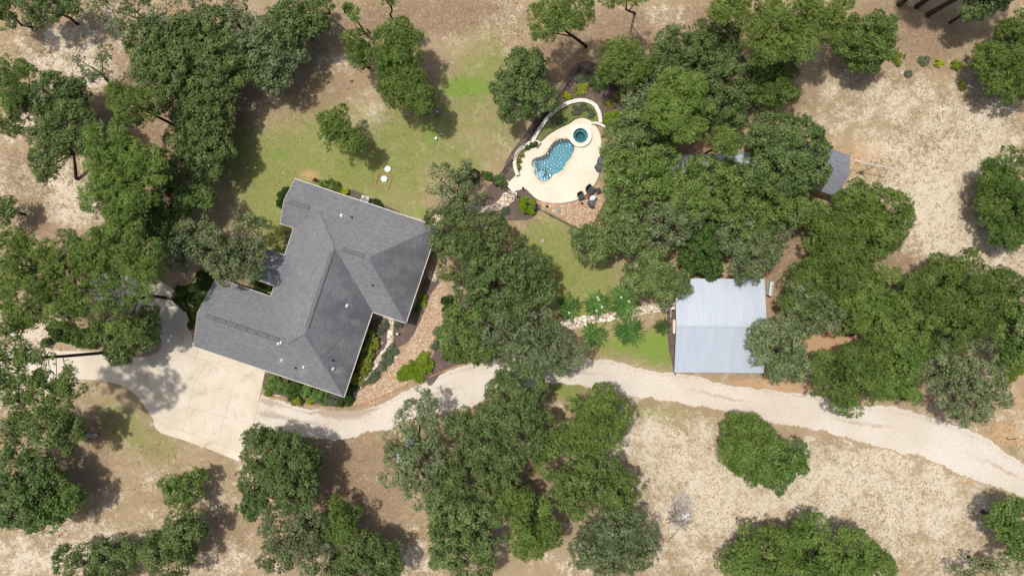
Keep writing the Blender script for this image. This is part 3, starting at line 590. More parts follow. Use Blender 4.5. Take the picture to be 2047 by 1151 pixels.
def px2uv(px, py, h=0):
    z = ZE+h*FE*PITCH; w_ = W(px, py, z)[:2]-HO; c_, s_ = math.cos(-TH), math.sin(-TH)
    return ((w_[0]*c_-w_[1]*s_)/FE, -(w_[0]*s_+w_[1]*c_)/FE)
def roofh(u_, v_):
    c_ = [0]
    if 28.5 <= u_ <= 301 and 0 <= v_ <= 202: c_.append(min(u_-28.5, 301-u_, v_, 202-v_))
    if 28.5 <= u_ <= 230.5 and 0 <= v_ <= 381: c_.append(min(u_-28.5, 230.5-u_, v_, 381-v_))
    if -86 <= u_ <= 110 and 238 <= v_ <= 381: c_.append(min(v_-238, 381-v_))
    if 0 <= u_ <= 75 and 0 <= v_ <= 93: c_.append(min(v_, 93-v_))
    if -11 <= u_ <= 60 and 151 <= v_ <= 215: c_.append(min(v_-151, 215-v_))
    return max(c_)
def onroof(px, py):
    h = 0
    for _ in range(6): u_, v_ = px2uv(px, py, h); h = roofh(u_, v_)
    return u_, v_, h
WU = [(*onroof(a, b), c_, d_) for a, b, c_, d_ in WASH]
for v in bm.verts:
    u_, v_ = v.co.x/FE, -v.co.y/FE
    wv_ = 0
    for uu, vv_, hh, dx, dy in WU:
        a = (u_-uu)*dx+(v_-vv_)*dy; b = abs((u_-uu)*dy)+abs((v_-vv_)*dx)
        if 0 < a < 34: wv_ = max(wv_, (1-a/34)*max(0, 1-b/5))
    v[wl_] = wv_
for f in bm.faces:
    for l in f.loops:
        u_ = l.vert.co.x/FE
        l[al] = 0 if f.material_index == 0 else (min(1, .55+.45*(u_-200)/60) if f.material_index == 1 else min(1, .5+.5*(u_-129.5)/45))  # painted slope shade: east faces only, deepening towards the eaves
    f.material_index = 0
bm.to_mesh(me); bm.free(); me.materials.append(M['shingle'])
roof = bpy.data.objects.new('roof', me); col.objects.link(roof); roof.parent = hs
ring = ['A','B','C','D','E','F','H','J','J2','K','L','M','N','O']
# soffit slab underside, fascia and walls
def insetring(d):
    P_ = [np.array(RV[n][:2], float) for n in ring]; n = len(P_); out = []
    for i in range(n):
        a, b, c_ = P_[i-1], P_[i], P_[(i+1) % n]; t1 = (b-a)/np.linalg.norm(b-a); t2 = (c_-b)/np.linalg.norm(c_-b)
        n1_ = np.array([-t1[1], t1[0]]); n2_ = np.array([-t2[1], t2[0]])
        out.append(b+d*(n1_+n2_) if abs(np.dot(t1, t2)) < .5 else b+d*n1_)
    return out
mb = MB(); I = insetring(9.5); n = len(I)
for i in range(n):
    a, b = I[i], I[(i+1) % n]; p = uvz(*a, 0, -.05); q = uvz(*b, 0, -.05)
    mb.add([(p[0], p[1], 0), (q[0], q[1], 0), q, p], [(0, 1, 2, 3)])
mb.build('wall', M['stucco'], hs)
mb = MB()     # gable infill
for ga, gb, gr, du in (('H','F','G1',4),('O','A','W1',4),('K','L','Q1',4)):
    pa, pb, pr = RV[ga], RV[gb], RV[gr]; q = [(pa[0]+du, pa[1], 0), (pb[0]+du, pb[1], 0), (pr[0]+du, pr[1], pr[2])]
    mb.add([uvz(*p, -.04) for p in q], [(0, 1, 2)])
mb.build('gable_wall', M['stucco'], hs)
mb = MB(); O_ = insetring(0); 
for i in range(n):
    nm, nn_ = ring[i], ring[(i+1) % n]
    if (nm, nn_) in (('F','H'),('K','L'),('O','A')): continue
    a, b = O_[i], O_[(i+1) % n]; t = (b-a)/np.linalg.norm(b-a); o_ = np.array([t[1], -t[0]])
    w_ = 1.5 if nm in 'BCDE' or nm == 'A' else 1.1
    p, q = uvz(*a), uvz(*b); c_ = uvz(*((a+b)/2+o_*w_*.5), 0, -.07); L_ = np.linalg.norm(b-a)*FE
    mb.box(c_, (L_+w_*FE*2 if nm not in ('D','J','M') else L_-.02, w_*FE, .13), math.atan2(-t[1], t[0]))
mb.build('gutter', M['white_trim'], hs)
mb = MB()
for ga, gb, gr in (('H','F','G1'),('O','A','W1'),('K','L','Q1')):
    for s_ in (ga, gb):
        p, q = np.array(uvz(*RV[s_], -.08)), np.array(uvz(*RV[gr], -.08)); mb.tube([p+(-.02, 0, 0), q+(-.02, 0, 0)], .05, 4)
mb.build('rake_board', M['white_trim'], hs)
# ridge vents and caps (parts of the roof)
def capstrip(name, a, b, w_, hgt, m):
    A_, B_ = np.array(uvz(*a, .0)), np.array(uvz(*b, .0)); d = B_-A_; L_ = np.linalg.norm(d[:2]); t = d/L_; s_ = np.array([-t[1], t[0], 0])
    n_ = max(1, int(L_/1.2)); mb = MB()
    drop = w_*PITCH
    for i in range(n_):
        p = A_+d*(i/n_+.002); q = A_+d*((i+1)/n_-.004); hh = hgt+(i % 2)*.008
        v_ = []
        for e_ in (p, q):
            v_ += [e_+s_*w_+(0, 0, hh-drop), e_+(0, 0, hh+.01), e_-s_*w_+(0, 0, hh-drop), e_-s_*w_+(0, 0, -drop-.02), e_+s_*w_+(0, 0, -drop-.02)]
        mb.add(v_, [(0, 5, 6, 1), (1, 6, 7, 2), (2, 7, 8, 3), (0, 4, 9, 5), (0, 1, 2, 3, 4), (9, 8, 7, 6, 5)])
    o = mb.build(name, m, roof)
    if name == 'ridge_vent':
        sl2 = MB()
        for sg in (-1, 1): a_ = A_+s_*sg*(w_+.03)+(0, 0, -drop+.02); b2 = B_+s_*sg*(w_+.03)+(0, 0, -drop+.02); sl2.box((a_+b2)/2, (L_, .05, .05), math.atan2(d[1], d[0]))
        sl2.build('vent_slot', M['black'], o)
    return o
capstrip('ridge_vent', (10,46.5,46.5), (52,46.5,46.5), .19, .10, M['shingle_cap'])
capstrip('ridge_vent', (146,101,101), (190,101,101), .19, .10, M['shingle_cap'])
capstrip('ridge_vent', (129.5,112,101), (129.5,268,101), .19, .10, M['shingle_cap'])
capstrip('ridge_vent', (-70,309.5,71.5), (82,309.5,71.5), .19, .10, M['shingle_cap'])
for a, b in (('B','R2'),('C','R2'),('E','R3'),('R3','G2'),('W2','R1')): capstrip('hip_cap', RV[a], RV[b], .13, .035, M['shingle_cap'])
for px_, py_ in ((703,434),(744.3,569.8),(591,735),(665.3,720)):
    u_, v_, h = onroof(px_, py_); p = uvz(u_, v_, h)
    MB().cyl((p[0], p[1], p[2]-.1), .16, .13, 14, .1).cyl((p[0], p[1], p[2]), .09, .5, 12).build('pipe_vent', M['black'], roof)
for px_, py_ in ((683,431),(693.7,611),(564,719.5),(607.4,733.3),(665.8,737),(557,686.5),(562,684.5)):
    u_, v_, h = onroof(px_, py_); p = uvz(u_, v_, h)
    MB().bbox((p[0], p[1], p[2]+.02), (.36, .36, .10), 0, .02).bbox((p[0], p[1], p[2]+.15), (.25, .25, .16), 0, .04).build('roof_vent', M['galv'], roof)
# things around the house
def at(px, py, z=0): return tuple(W(px, py, z))
ac = tag(empty('air_conditioner', at(732,401.5), TH), 'white air conditioner box at the upper wall of the house', 'air conditioner')
MB().bbox((0, 0, .06), (1.1, 1.1, .12), 0, .02).build('pad', M['conc_grey'], ac)
MB().bbox((0, 0, .55), (.9, .9, .84), 0, .09).build('cabinet', M['plastic'], ac)
mb = MB()
for i in range(9): mb.lathe((0, 0, .985), [(.06+i*.035, .0), (.075+i*.035, .012), (.068+i*.035, .0)], 28)
mb.lathe((0, 0, .98), [(.37, 0), (.37, .005), (.001, .004)], 28); mb.build('fan_grille', M['conc_grey'], ac)
bo = tag(empty('timber_gate', at(632,361), TH+1.2), 'orange wooden board gate leaning at the upper left eave', 'wooden gate')
for i in range(3): MB().bbox((i*.16-.16, 0, .6), (.14, .04, 1.2), 0, .008).build('board', M['orangewood'], bo)
MB().bbox((0, .04, .95), (.46, .03, .1), 0, .008).build('rail', M['orangewood'], bo)
for (x, y, lb) in ((775.3,338.4,'upper of two round white septic lids in the lawn'),(768.3,358,'lower round white septic lid inside the timber frame')):
    e = tag(empty('septic_lid', at(x, y, 0)), lb, 'septic lid', 'white septic lids in the lawn')
    MB().cyl((0, 0, 0), .36, .16, 32, .34).build('riser', M['plastic'], e)
    mb = MB(); mb.lathe((0, 0, .16), [(.37, -.03), (.37, .01), (.3, .03), (.06, .045), (.001, .045)], 32)
    for i in range(8): a = i*math.pi/4; mb.box((.2*math.cos(a), .2*math.sin(a), .2), (.22, .015, .02), a)
    mb.build('lid', M['plastic'], e)
fr = tag(empty('timber_surround', at(767,361), TH), 'square weathered timber frame around the lower septic lid', 'garden frame')
for c_, d_, r_ in (((0, -.82, .07), (1.75, .14, .14), 0), ((0, .72, .06), (1.45, .13, .12), 0), ((-.8, -.03, .065), (.14, 1.44, .13), 0), ((.8, -.03, .065), (.14, 1.44, .13), 0)):
    MB().bbox(c_, d_, r_, .015).build('sleeper', M['timber'], fr)
# ---------------------------------------------------------------- metal shed
SZ = 3.1; p0, p1 = W(1348.5,557,SZ), W(1527.5,745,SZ); cx, cy = (p0[0]+p1[0])/2, (p0[1]+p1[1])/2; sw, sd = p1[0]-p0[0], p0[1]-p1[1]
sh = tag(empty('metal_shed', (cx, cy, 0), math.radians(-.4)), 'square shed with pale blue ribbed metal gable roof above the gravel road', 'shed')
rise = .85; mb = MB(); T = .05
def rf(y): return SZ+rise*(1-abs(y)/(sd/2))
for sg in (1, -1):
    y0, y1 = 0.0, sg*sd/2
    mb.add([(-sw/2, y0, rf(0)), (sw/2, y0, rf(0)), (sw/2, y1, SZ), (-sw/2, y1, SZ), (-sw/2, y0, rf(0)-T), (sw/2, y0, rf(0)-T), (sw/2, y1, SZ-T), (-sw/2, y1, SZ-T)],
      [(0, 3, 2, 1) if sg > 0 else (0, 1, 2, 3)][0:1]+[(4, 5, 6, 7) if sg > 0 else (7, 6, 5, 4), (3, 7, 6, 2), (0, 4, 7, 3), (1, 2, 6, 5)])
    x = -sw/2+.1
    while x < sw/2:
        a, b = np.array((x, sg*.12, rf(.12)+.012)), np.array((x, y1*.997, SZ+.02)); mb.add([a+(-.03, 0, 0), a+(.03, 0, 0), a+(.015, 0, .022), a+(-.015, 0, .022), b+(-.03, 0, 0), b+(.03, 0, 0), b+(.015, 0, .022), b+(-.015, 0, .022)],
          [(3, 2, 6, 7), (0, 3, 7, 4), (2, 1, 5, 6), (4, 7, 6, 5)]); x += .305
shr = mb.build('roof', M['metalroof'], sh)
MB().add([(-sw/2-.02, .22, rf(.22)+.05), (sw/2+.02, .22, rf(.22)+.05), (sw/2+.02, 0, rf(0)+.07), (-sw/2-.02, 0, rf(0)+.07), (-sw/2-.02, -.22, rf(.22)+.05), (sw/2+.02, -.22, rf(.22)+.05)], [(0, 3, 2, 1), (3, 4, 5, 2)]).build('ridge_cap', M['metalroof'], shr)
mb = MB(); wx, wy = sw/2-.95, sd/2-.35
for a, b in (((-wx, -wy), (wx, -wy)), ((wx, -wy), (wx, wy)), ((wx, wy), (-wx, wy)), ((-wx, wy), (-wx, -wy))):
    mb.add([(*a, 0), (*b, 0), (*b, rf(wy)-.06), (*a, rf(wy)-.06)], [(0, 1, 2, 3)])
for sx in (-1, 1): mb.add([(sx*wx, -wy, rf(wy)-.06), (sx*wx, wy, rf(wy)-.06), (sx*wx, 0, rf(0)-.06)], [(0, 1, 2)])
mb.build('wall', M['stucco'], sh)
MB().bbox((-wx-.03, -.6, 1.05), (.06, 1.0, 2.1), 0, .01).build('door', M['cream'], sh)
MB().box((-sw/2-.012, sd/4, SZ+rise/2-.1), (.02, .1, .1)).tube([(-sw/2-.03, sd/2, SZ-.08), (-sw/2-.03, 0, rf(0)-.08), (-sw/2-.03, -sd/2, SZ-.08)], .05, 4).build('rake_board', M['black'], sh)
bx = tag(empty('deck_box', at(1348.5,652,0)), 'cream plastic storage box at the left wall of the metal shed', 'storage box')
MB().bbox((0, 0, .38), (.62, 1.55, .7), 0, .04).build('body', M['cream'], bx)
MB().add([(-.34, -.82, .72), (.34, -.82, .82), (.34, .82, .82), (-.34, .82, .72), (-.34, -.82, .80), (0, -.82, .88), (.34, -.82, .86), (.34, .82, .86), (0, .82, .88), (-.34, .82, .80)], [(3, 2, 1, 0), (4, 5, 8, 9), (5, 6, 7, 8), (0, 1, 6, 5, 4), (2, 3, 9, 8, 7), (0, 4, 9, 3), (1, 2, 7, 6)]).build('lid', M['cream'], bx)
ar = tag(empty('garden_arbor', at(1339,618,0)), 'small arbor with white beams over the path beside the metal shed', 'arbor')
for sx in (-.35, .35):
    for sy in (-.75, .75): MB().bbox((sx, sy, 1.0), (.08, .08, 2.0), 0, .01).build('post', M['white_trim'], ar)
    MB().bbox((sx, 0, 2.04), (.09, 1.9, .1), 0, .01).build('beam', M['white_trim'], ar)
for sy in (.3, .65): MB().bbox((0, sy, 2.13), (.9, .5, .05), 0, .01).build('slat_panel', M['cream'], ar)
dp = tag(empty('water_tank', at(1533.5,577,0), -.12), 'narrow white water tank standing at the upper right corner of the metal shed', 'water tank')
MB().bbox((0, 0, .8), (.42, 1.7, 1.5), 0, .15).build('body', M['plastic'], dp); MB().cyl((0, .3, 1.55), .12, .06, 16).build('cap', M['conc_grey'], dp)
# ---------------------------------------------------------------- buildings half hidden under the right-hand oaks
def gable_building(name, px, py, lx, ly, rz, ze, rise, m, label, cat):
    c_ = W(px, py, ze); e = tag(empty(name, (c_[0], c_[1], 0), rz), label, cat); mb = MB(); 
    for sg in (1, -1): mb.add([(-lx/2, 0, ze+rise), (lx/2, 0, ze+rise), (lx/2, sg*ly/2, ze), (-lx/2, sg*ly/2, ze), (-lx/2, 0, ze+rise-.08), (lx/2, 0, ze+rise-.08), (lx/2, sg*ly/2, ze-.08), (-lx/2, sg*ly/2, ze-.08)], [(0, 3, 2, 1) if sg > 0 else (0, 1, 2, 3), (4, 5, 6, 7), (3, 7, 6, 2), (0, 4, 7, 3), (1, 2, 6, 5)])
    mb.build('roof', m, e); mb = MB(); x, y = lx/2-.3, ly/2-.3; zt = ze+rise*.3/(ly/2)-.1
    for a, b in (((-x, -y), (x, -y)), ((x, -y), (x, y)), ((x, y), (-x, y)), ((-x, y), (-x, -y))): mb.add([(*a, 0), (*b, 0), (*b, zt), (*a, zt)], [(0, 1, 2, 3)])
    for sx in (-1, 1): mb.add([(sx*x, -y, zt), (sx*x, y, zt), (sx*x, 0, ze+rise-.1)], [(0, 1, 2)])
    mb.build('wall', M['stucco'], e); MB().bbox((x+.03, -y*.4, 1.03), (.05, .95, 2.05), 0, .01).build('door', M['white_trim'], e); return e
k = NB('plain_grey_shingle', .95, .1); b = k.n('ShaderNodeTexBrick'); k.L(k.co, b.inputs[0]); b.inputs['Scale'].default_value = 1; b.inputs['Brick Width'].default_value = .4; b.inputs['Row Height'].default_value = .15; b.inputs['Mortar Size'].default_value = .012
b.inputs['Color1'].default_value = C(144, 146, 152); b.inputs['Color2'].default_value = C(124, 126, 132); b.inputs['Mortar'].default_value = C(90, 92, 98); k.base(k.mix(k.ramp(k.noise(8, 3), .3, .7, 0, .35), b.outputs[0], C(102, 104, 112))); M['greyshingle'] = k.m
gable_building('guest_cottage', 1616, 330, 8.6, 5.0, math.radians(-17), 2.8, 1.3, M['greyshingle'], 'grey shingle roofed outbuilding half hidden under the oak in the upper right', 'outbuilding')
gable_building('carport', 1410, 334, 10.5, 3.0, math.radians(2), 2.6, .5, M['metalroof'], 'pale metal roofed carport almost covered by the oaks right of the pool', 'carport')
tag(ribbon('lean_to_rail', [(1655,289),(1666.5,294.5)], .14, 1.9, 2.4, M['rust'], None, None), 'dark rail beam at the corner of the hidden grey outbuilding', 'beam')
# ---------------------------------------------------------------- patio furniture
def chair(px, py, rz, label, m=M['darkgrey'], sc=1.0):
    e = tag(empty('patio_chair', at(px, py, .15), rz), label, 'patio chair', 'dark patio chairs by the pool')
    s = sc; MB().bbox((0, .02*s, .38*s), (.62*s, .6*s, .10*s), 0, .03).build('seat', M['black'] if m is M['darkgrey'] else m, e)
    mb = MB(); n_ = 9; f_ = []; vs = []
    for r_ in range(2):
        for i in range(n_):
            t = (i/(n_-1)-.5)*2; th_ = .03 if r_ else -.03
            for z, b_ in ((.36*s, -.30*s), (.92*s, -.52*s)): vs.append((t*.36*s, b_+abs(t)**2*.12*s+th_, z))
    for i in range(n_-1):
        a = 2*i; f_ += [(a, a+2, a+3, a+1), (2*n_+a+1, 2*n_+a+3, 2*n_+a+2, 2*n_+a), (a+1, a+3, 2*n_+a+3, 2*n_+a+1)]
    f_ += [(0, 1, 2*n_+1, 2*n_), (2*n_-1, 2*n_-2, 4*n_-2, 4*n_-1)]
    mb.add(vs, f_).build('backrest', m, e)
    for sx in (-1, 1):
        MB().bbox((sx*.35*s, 0, .60*s), (.06*s, .62*s, .04), 0, .01).build('armrest', m, e)
        for sy in (-.26, .27): MB().tube([(sx*.34*s, sy*s, 0), (sx*.33*s, sy*.95*s, .6*s)], .022, 6).build('leg', M['black'], e)
    return e
chair(1160.5, 394, 3.54, 'dark patio chair on the deck left of the small brown table', sc=1.05)
chair(1180, 382, 4.05, 'large dark patio chair above the small brown table', sc=1.3)
chair(1181, 405, -.36, 'grey round backed patio chair on the gravel below the white cushion', M['slate'], 1.1)
tb = tag(empty('side_table', at(1173.5,392,.15), .5), 'small red brown wooden side table between the patio chairs', 'side table')
for i in range(4): MB().bbox((-.18+i*.12, 0, .45), (.11, .48, .03), 0, .005).build('slat', M['brownwood'], tb)
for sx in (-1, 1):
    for sy in (-1, 1): MB().box((sx*.19, sy*.19, .215), (.04, .04, .43)).build('leg', M['brownwood'], tb)
mb = MB().lathe((0, 0, .465), [(.05, 0), (.06, .06), (.03, .1), (.001, .1)], 12); o = mb.build('lantern', M['rust']); o.location = at(1174,391.5,.15); tag(o, 'small dark lantern standing on the brown side table', 'lantern')
ot = tag(empty('ottoman', at(1195,382,.15), .5), 'flat dark grey ottoman at the right edge of the deck', 'ottoman')
MB().bbox((0, 0, .33), (.62, .62, .14), 0, .04).build('cushion', M['darkgrey'], ot)
for sx in (-1, 1):
    for sy in (-1, 1): MB().box((sx*.24, sy*.24, .13), (.05, .05, .26)).build('leg', M['black'], ot)
cu = MB(); cu.lathe((0, 0, 0), [(.001, .0), (.3, .01), (.4, .08), (.3, .17), (.001, .2)], 28); o = cu.build('cushion', M['whitefab'], None, True); o.location = at(1185,396,.62); o.scale = (1.15, .8, 1); o.rotation_euler = (.1, .05, .5); tag(o, 'pale grey white oval cushion lying on the grey chair', 'cushion')
rt = tag(empty('round_patio_table', at(1201.5,322.5,.15)), 'round slate grey covered table at the right edge of the deck', 'patio table')
MB().lathe((0, 0, 0), [(.5, .02), (.52, .68), (.5, .74), (.46, .76), (.001, .77)], 32).build('cover', M['slate'], rt); MB().cyl((0, 0, .0), .46, .05, 24).build('base', M['black'], rt)
chair(1204, 309.5, 0.15+math.pi*0, 'grey patio chair above the round covered table', M['slate'], 1.0).rotation_euler = (0, 0, math.pi+.1)
chair(1195, 334.5, -.6, 'grey patio chair below the round covered table', M['slate'], 1.0)
# ---------------------------------------------------------------- other small things
rk = bmesh.new(); bmesh.ops.create_icosphere(rk, subdivisions=3, radius=1)
for v in rk.verts:
    n_ = 1+.16*math.sin(v.co.x*3.1+1)+.12*math.sin(v.co.y*4.3)+.05*math.sin(v.co.z*9+v.co.x*7); v.co = Vector((v.co.x*.36*n_, v.co.y*.27*n_, max(-.1, v.co.z*.16*n_)))
me = bpy.data.meshes.new('boulder'); rk.to_mesh(me); rk.free(); me.materials.append(M['stone'])
def boulder(px, py, s, label, grp=None, rz=0):
    o = bpy.data.objects.new('boulder', me); col.objects.link(o); o.location = at(px, py, .03); o.scale = (s, s, s); o.rotation_euler = (0, 0, rz); tag(o, label, 'rock', grp); return o
boulder(1085, 481, 1.0, 'flat pinkish boulder lying in the lawn left of the hedge trees', rz=.4)
for i, (x, y, s_, l_) in enumerate(((973,405,.45,'small pale rock in the dark mulch left of the stone path'),(763,685,.75,'tan rock beside the curved flagstone path by the house'),(800,702,.3,'small pale rock left of the river rock bed'),(717,777,.4,'white rock at the lower end of the curved flagstone path'),(1124,440,.3,'small rock by the pool gravel fence'),(1316,668,.35,'pinkish rock below the round strap plant by the shed'),(1302,642,.3,'pinkish rock left of the strap plant by the shed'),(864,440,.9,'tan rock slab at the upper right corner of the house'))): boulder(x, y, s_, l_, 'loose landscaping rocks', i*1.3)
be = tag(empty('stone_bench', at(185,868,0), .05), 'grey concrete bench in the shade below the driveway curve', 'bench')
MB().bbox((0, 0, .43), (1.75, .42, .08), 0, .02).build('seat', M['conc_grey'], be)
for sx in (-.6, .6): MB().bbox((sx, 0, .195), (.14, .34, .39), 0, .02).build('leg', M['conc_grey'], be)
an = tag(empty('antenna_mast', at(1712,346,0)), 'dark mast with long white antenna boom in the dry upper right field', 'antenna')
MB().tube([(0, 0, 0), (.1, 0, 1.8), (.15, .05, 3.4)], [.05, .045, .035], 8).build('mast', M['rust'], an)
b0 = W(1737,328,3.4)-W(1712,346,0); ba, bb_ = W(1709,320,3.45)-W(1712,346,0), W(1783,337,3.45)-W(1712,346,0)
mb = MB().tube([ba, bb_], .035, 6); mb.build('boom', M['plastic'], an); d = (bb_-ba)/np.linalg.norm(bb_-ba); s_ = np.array([-d[1], d[0], 0])
for i in range(7):
    t = ba+(bb_-ba)*(.08+i*.14); MB().tube([t-s_*(.16+.03*i), t+s_*(.16+.03*i)], .012, 5).build('element', M['galv'], an)
MB().bbox(b0+(0, 0, .0), (.5, .32, .2), -.25, .05).build('control_box', M['galv'], an); MB().tube([(.15, .05, 3.4), b0], .03, 6).build('bracket', M['rust'], an)
wb = tag(MB().bbox(at(1709,357,.03), (.07, .55, .05), -.45, .01).build('board', M['timber']), 'short pale board lying on dry grass below the antenna', 'board')
fr = tag(empty('fire_ring', at(1696,659,0)), 'dark steel fire ring half in shade on the orange clearing', 'fire ring')
MB().lathe((0, 0, 0), [(.68, 0), (.72, .42), (.78, .45), (.78, .42), (.70, .38), (.64, .02)], 36).build('ring', M['rust'], fr)
MB().lathe((0, 0, .02), [(.64, 0), (.3, .06), (.001, .08)], 24).build('ash', M['conc_grey'], fr)
sp = tag(empty('fire_pit', at(875,225,0)), 'small dark six sided fire pit at the shadow edge of the big pine', 'fire pit')
MB().lathe((0, 0, 0), [(.22, 0), (.34, .3), (.40, .34), (.36, .3), (.25, .12), (.001, .1)], 6).build('bowl', M['conc_grey'], sp); MB().lathe((0, 0, .34), [(.2, .0), (.16, .06), (.001, .07)], 8).build('grate', M['galv'], sp)
bl = tag(empty('utility_box', at(872,277.5,0), .3), 'small white utility box in the lime green grass patch', 'utility box')
MB().bbox((0, 0, .15), (.22, .22, .3), 0, .02).build('body', M['plastic'], bl); MB().bbox((0, 0, .31), (.26, .26, .03), 0, .01).build('lid', M['plastic'], bl)
bp = tag(empty('sprinkler_box', at(703,163,0), .5), 'small dark valve box in the grass below the left round pine', 'valve box')
MB().bbox((0, 0, .06), (.42, .22, .12), 0, .02).build('body', M['rust'], bp); MB().bbox((0, 0, .125), (.36, .17, .02), 0, .005).build('lid', M['black'], bp)
gl = tag(MB().lathe(at(796,666.5,.0), [(.05, 0), (.06, .5), (.14, .55), (.15, .66), (.08, .74), (.001, .76)], 20).build('globe_lamp', M['plastic'], None, True), 'small white globe garden lamp beside the curved flagstone path', 'garden lamp')
# burn pile
bu = tag(empty('brush_pile', at(1359,1030,0)), 'pile of bleached burnt sticks and white ash in the dry lower field', 'brush pile')
mb = MB(); rr = np.random.default_rng(9)
for i in range(60):
    a = rr.normal(1.5, .7); L_ = rr.uniform(.5, 1.9); c_ = np.array([rr.normal(0, .55), rr.normal(0, .7), rr.uniform(.03, .35)]); d = np.array([math.cos(a), math.sin(a), rr.normal(0, .12)])*L_/2
    mb.tube([c_-d, c_+d*.1+(0, 0, .06), c_+d], [.05, .04, .02], 5)
mb.build('stick', M['twig'], bu); mb = MB()
for i in range(26):
    a = rr.normal(1.5, .9); L_ = rr.uniform(.4, 1.4); c_ = np.array([rr.normal(-.1, .6), rr.normal(0, .7), rr.uniform(.03, .3)]); d = np.array([math.cos(a), math.sin(a), rr.normal(0, .1)])*L_/2; mb.tube([c_-d, c_+d], [.04, .02], 5)
mb.build('charred_stick', M['bark'], bu)
MB().lathe((.55, -.15, 0), [(.7, 0), (.5, .12), (.25, .2), (.001, .24)], 13).build('ash_heap', M['whitefab'], bu)
br_ = tag(empty('fallen_branch', at(2022,876,0), .2), 'dark fallen branch at the right edge above the road', 'branch')
MB().tube([(-.6, .3, .05), (-.5, .0, .1), (0, -.1, .08), (.9, -.12, .05)], [.05, .05, .035, .02], 6).build('stem', M['bark'], br_)
# tarps glimpsed under the lower centre oak
for (x, y, s_, lb) in ((826,884,.75,'pale blue tarp scrap glimpsed under the oak below the road, upper one'),(806,913,.7,'pale blue tarp scrap glimpsed under the oak below the road, lower one')):
    bmn = bmesh.new(); bmesh.ops.create_grid(bmn, x_segments=10, y_segments=10, size=s_)
    for v in bmn.verts: v.co.z = .75+.15*math.sin(v.co.x*6)+.12*math.cos(v.co.y*7+v.co.x*2)-.6*max(abs(v.co.x), abs(v.co.y))**2
    m2 = bpy.data.meshes.new('tarp'); bmn.to_mesh(m2); bmn.free(); m2.materials.append(M['tarp']); o = bpy.data.objects.new('tarp', m2); col.objects.link(o); o.location = at(x, y, 0); tag(o, lb, 'tarp', 'pale tarps under the oak')
# ---------------------------------------------------------------- trees and shrubs
def unit(v): return v/(np.linalg.norm(v, axis=-1, keepdims=True)+1e-9)
KIND = {  # leaf material, sublobe radius, tuft radius, leaves per tuft, leaf length, leaf width, vertical squash, up-bias
 'oak':      dict(m='oak', rs=.62, rt=.20, k=9, l=.15, w=.09, sq=.8, den=1.1, twig=1),
 'oakgrey':  dict(m='oakgrey', rs=.60, rt=.20, k=11, l=.13, w=.0801, sq=.72, den=.8, twig=2.2),
 'oakfresh': dict(m='oakfresh', rs=.62, rt=.20, k=12, l=.135, w=.082, sq=.8, den=1.0, twig=.8),
 'pine':     dict(m='pine', nl=2.6, rs=.70, rt=.22, al=1.1, k=13, l=.22, w=.05, sq=.75, den=1.0, twig=.15),
 'densepine':dict(m='densepine', nl=2.2, rs=.85, rt=.22, al=1.3, k=13, l=.18, w=.06, sq=.9, den=1.15, twig=.1),
 'shrub':    dict(m='darkgreen', rs=.3, rt=.14, k=9, l=.13, w=.09, sq=.8, den=1.1, twig=0),
}
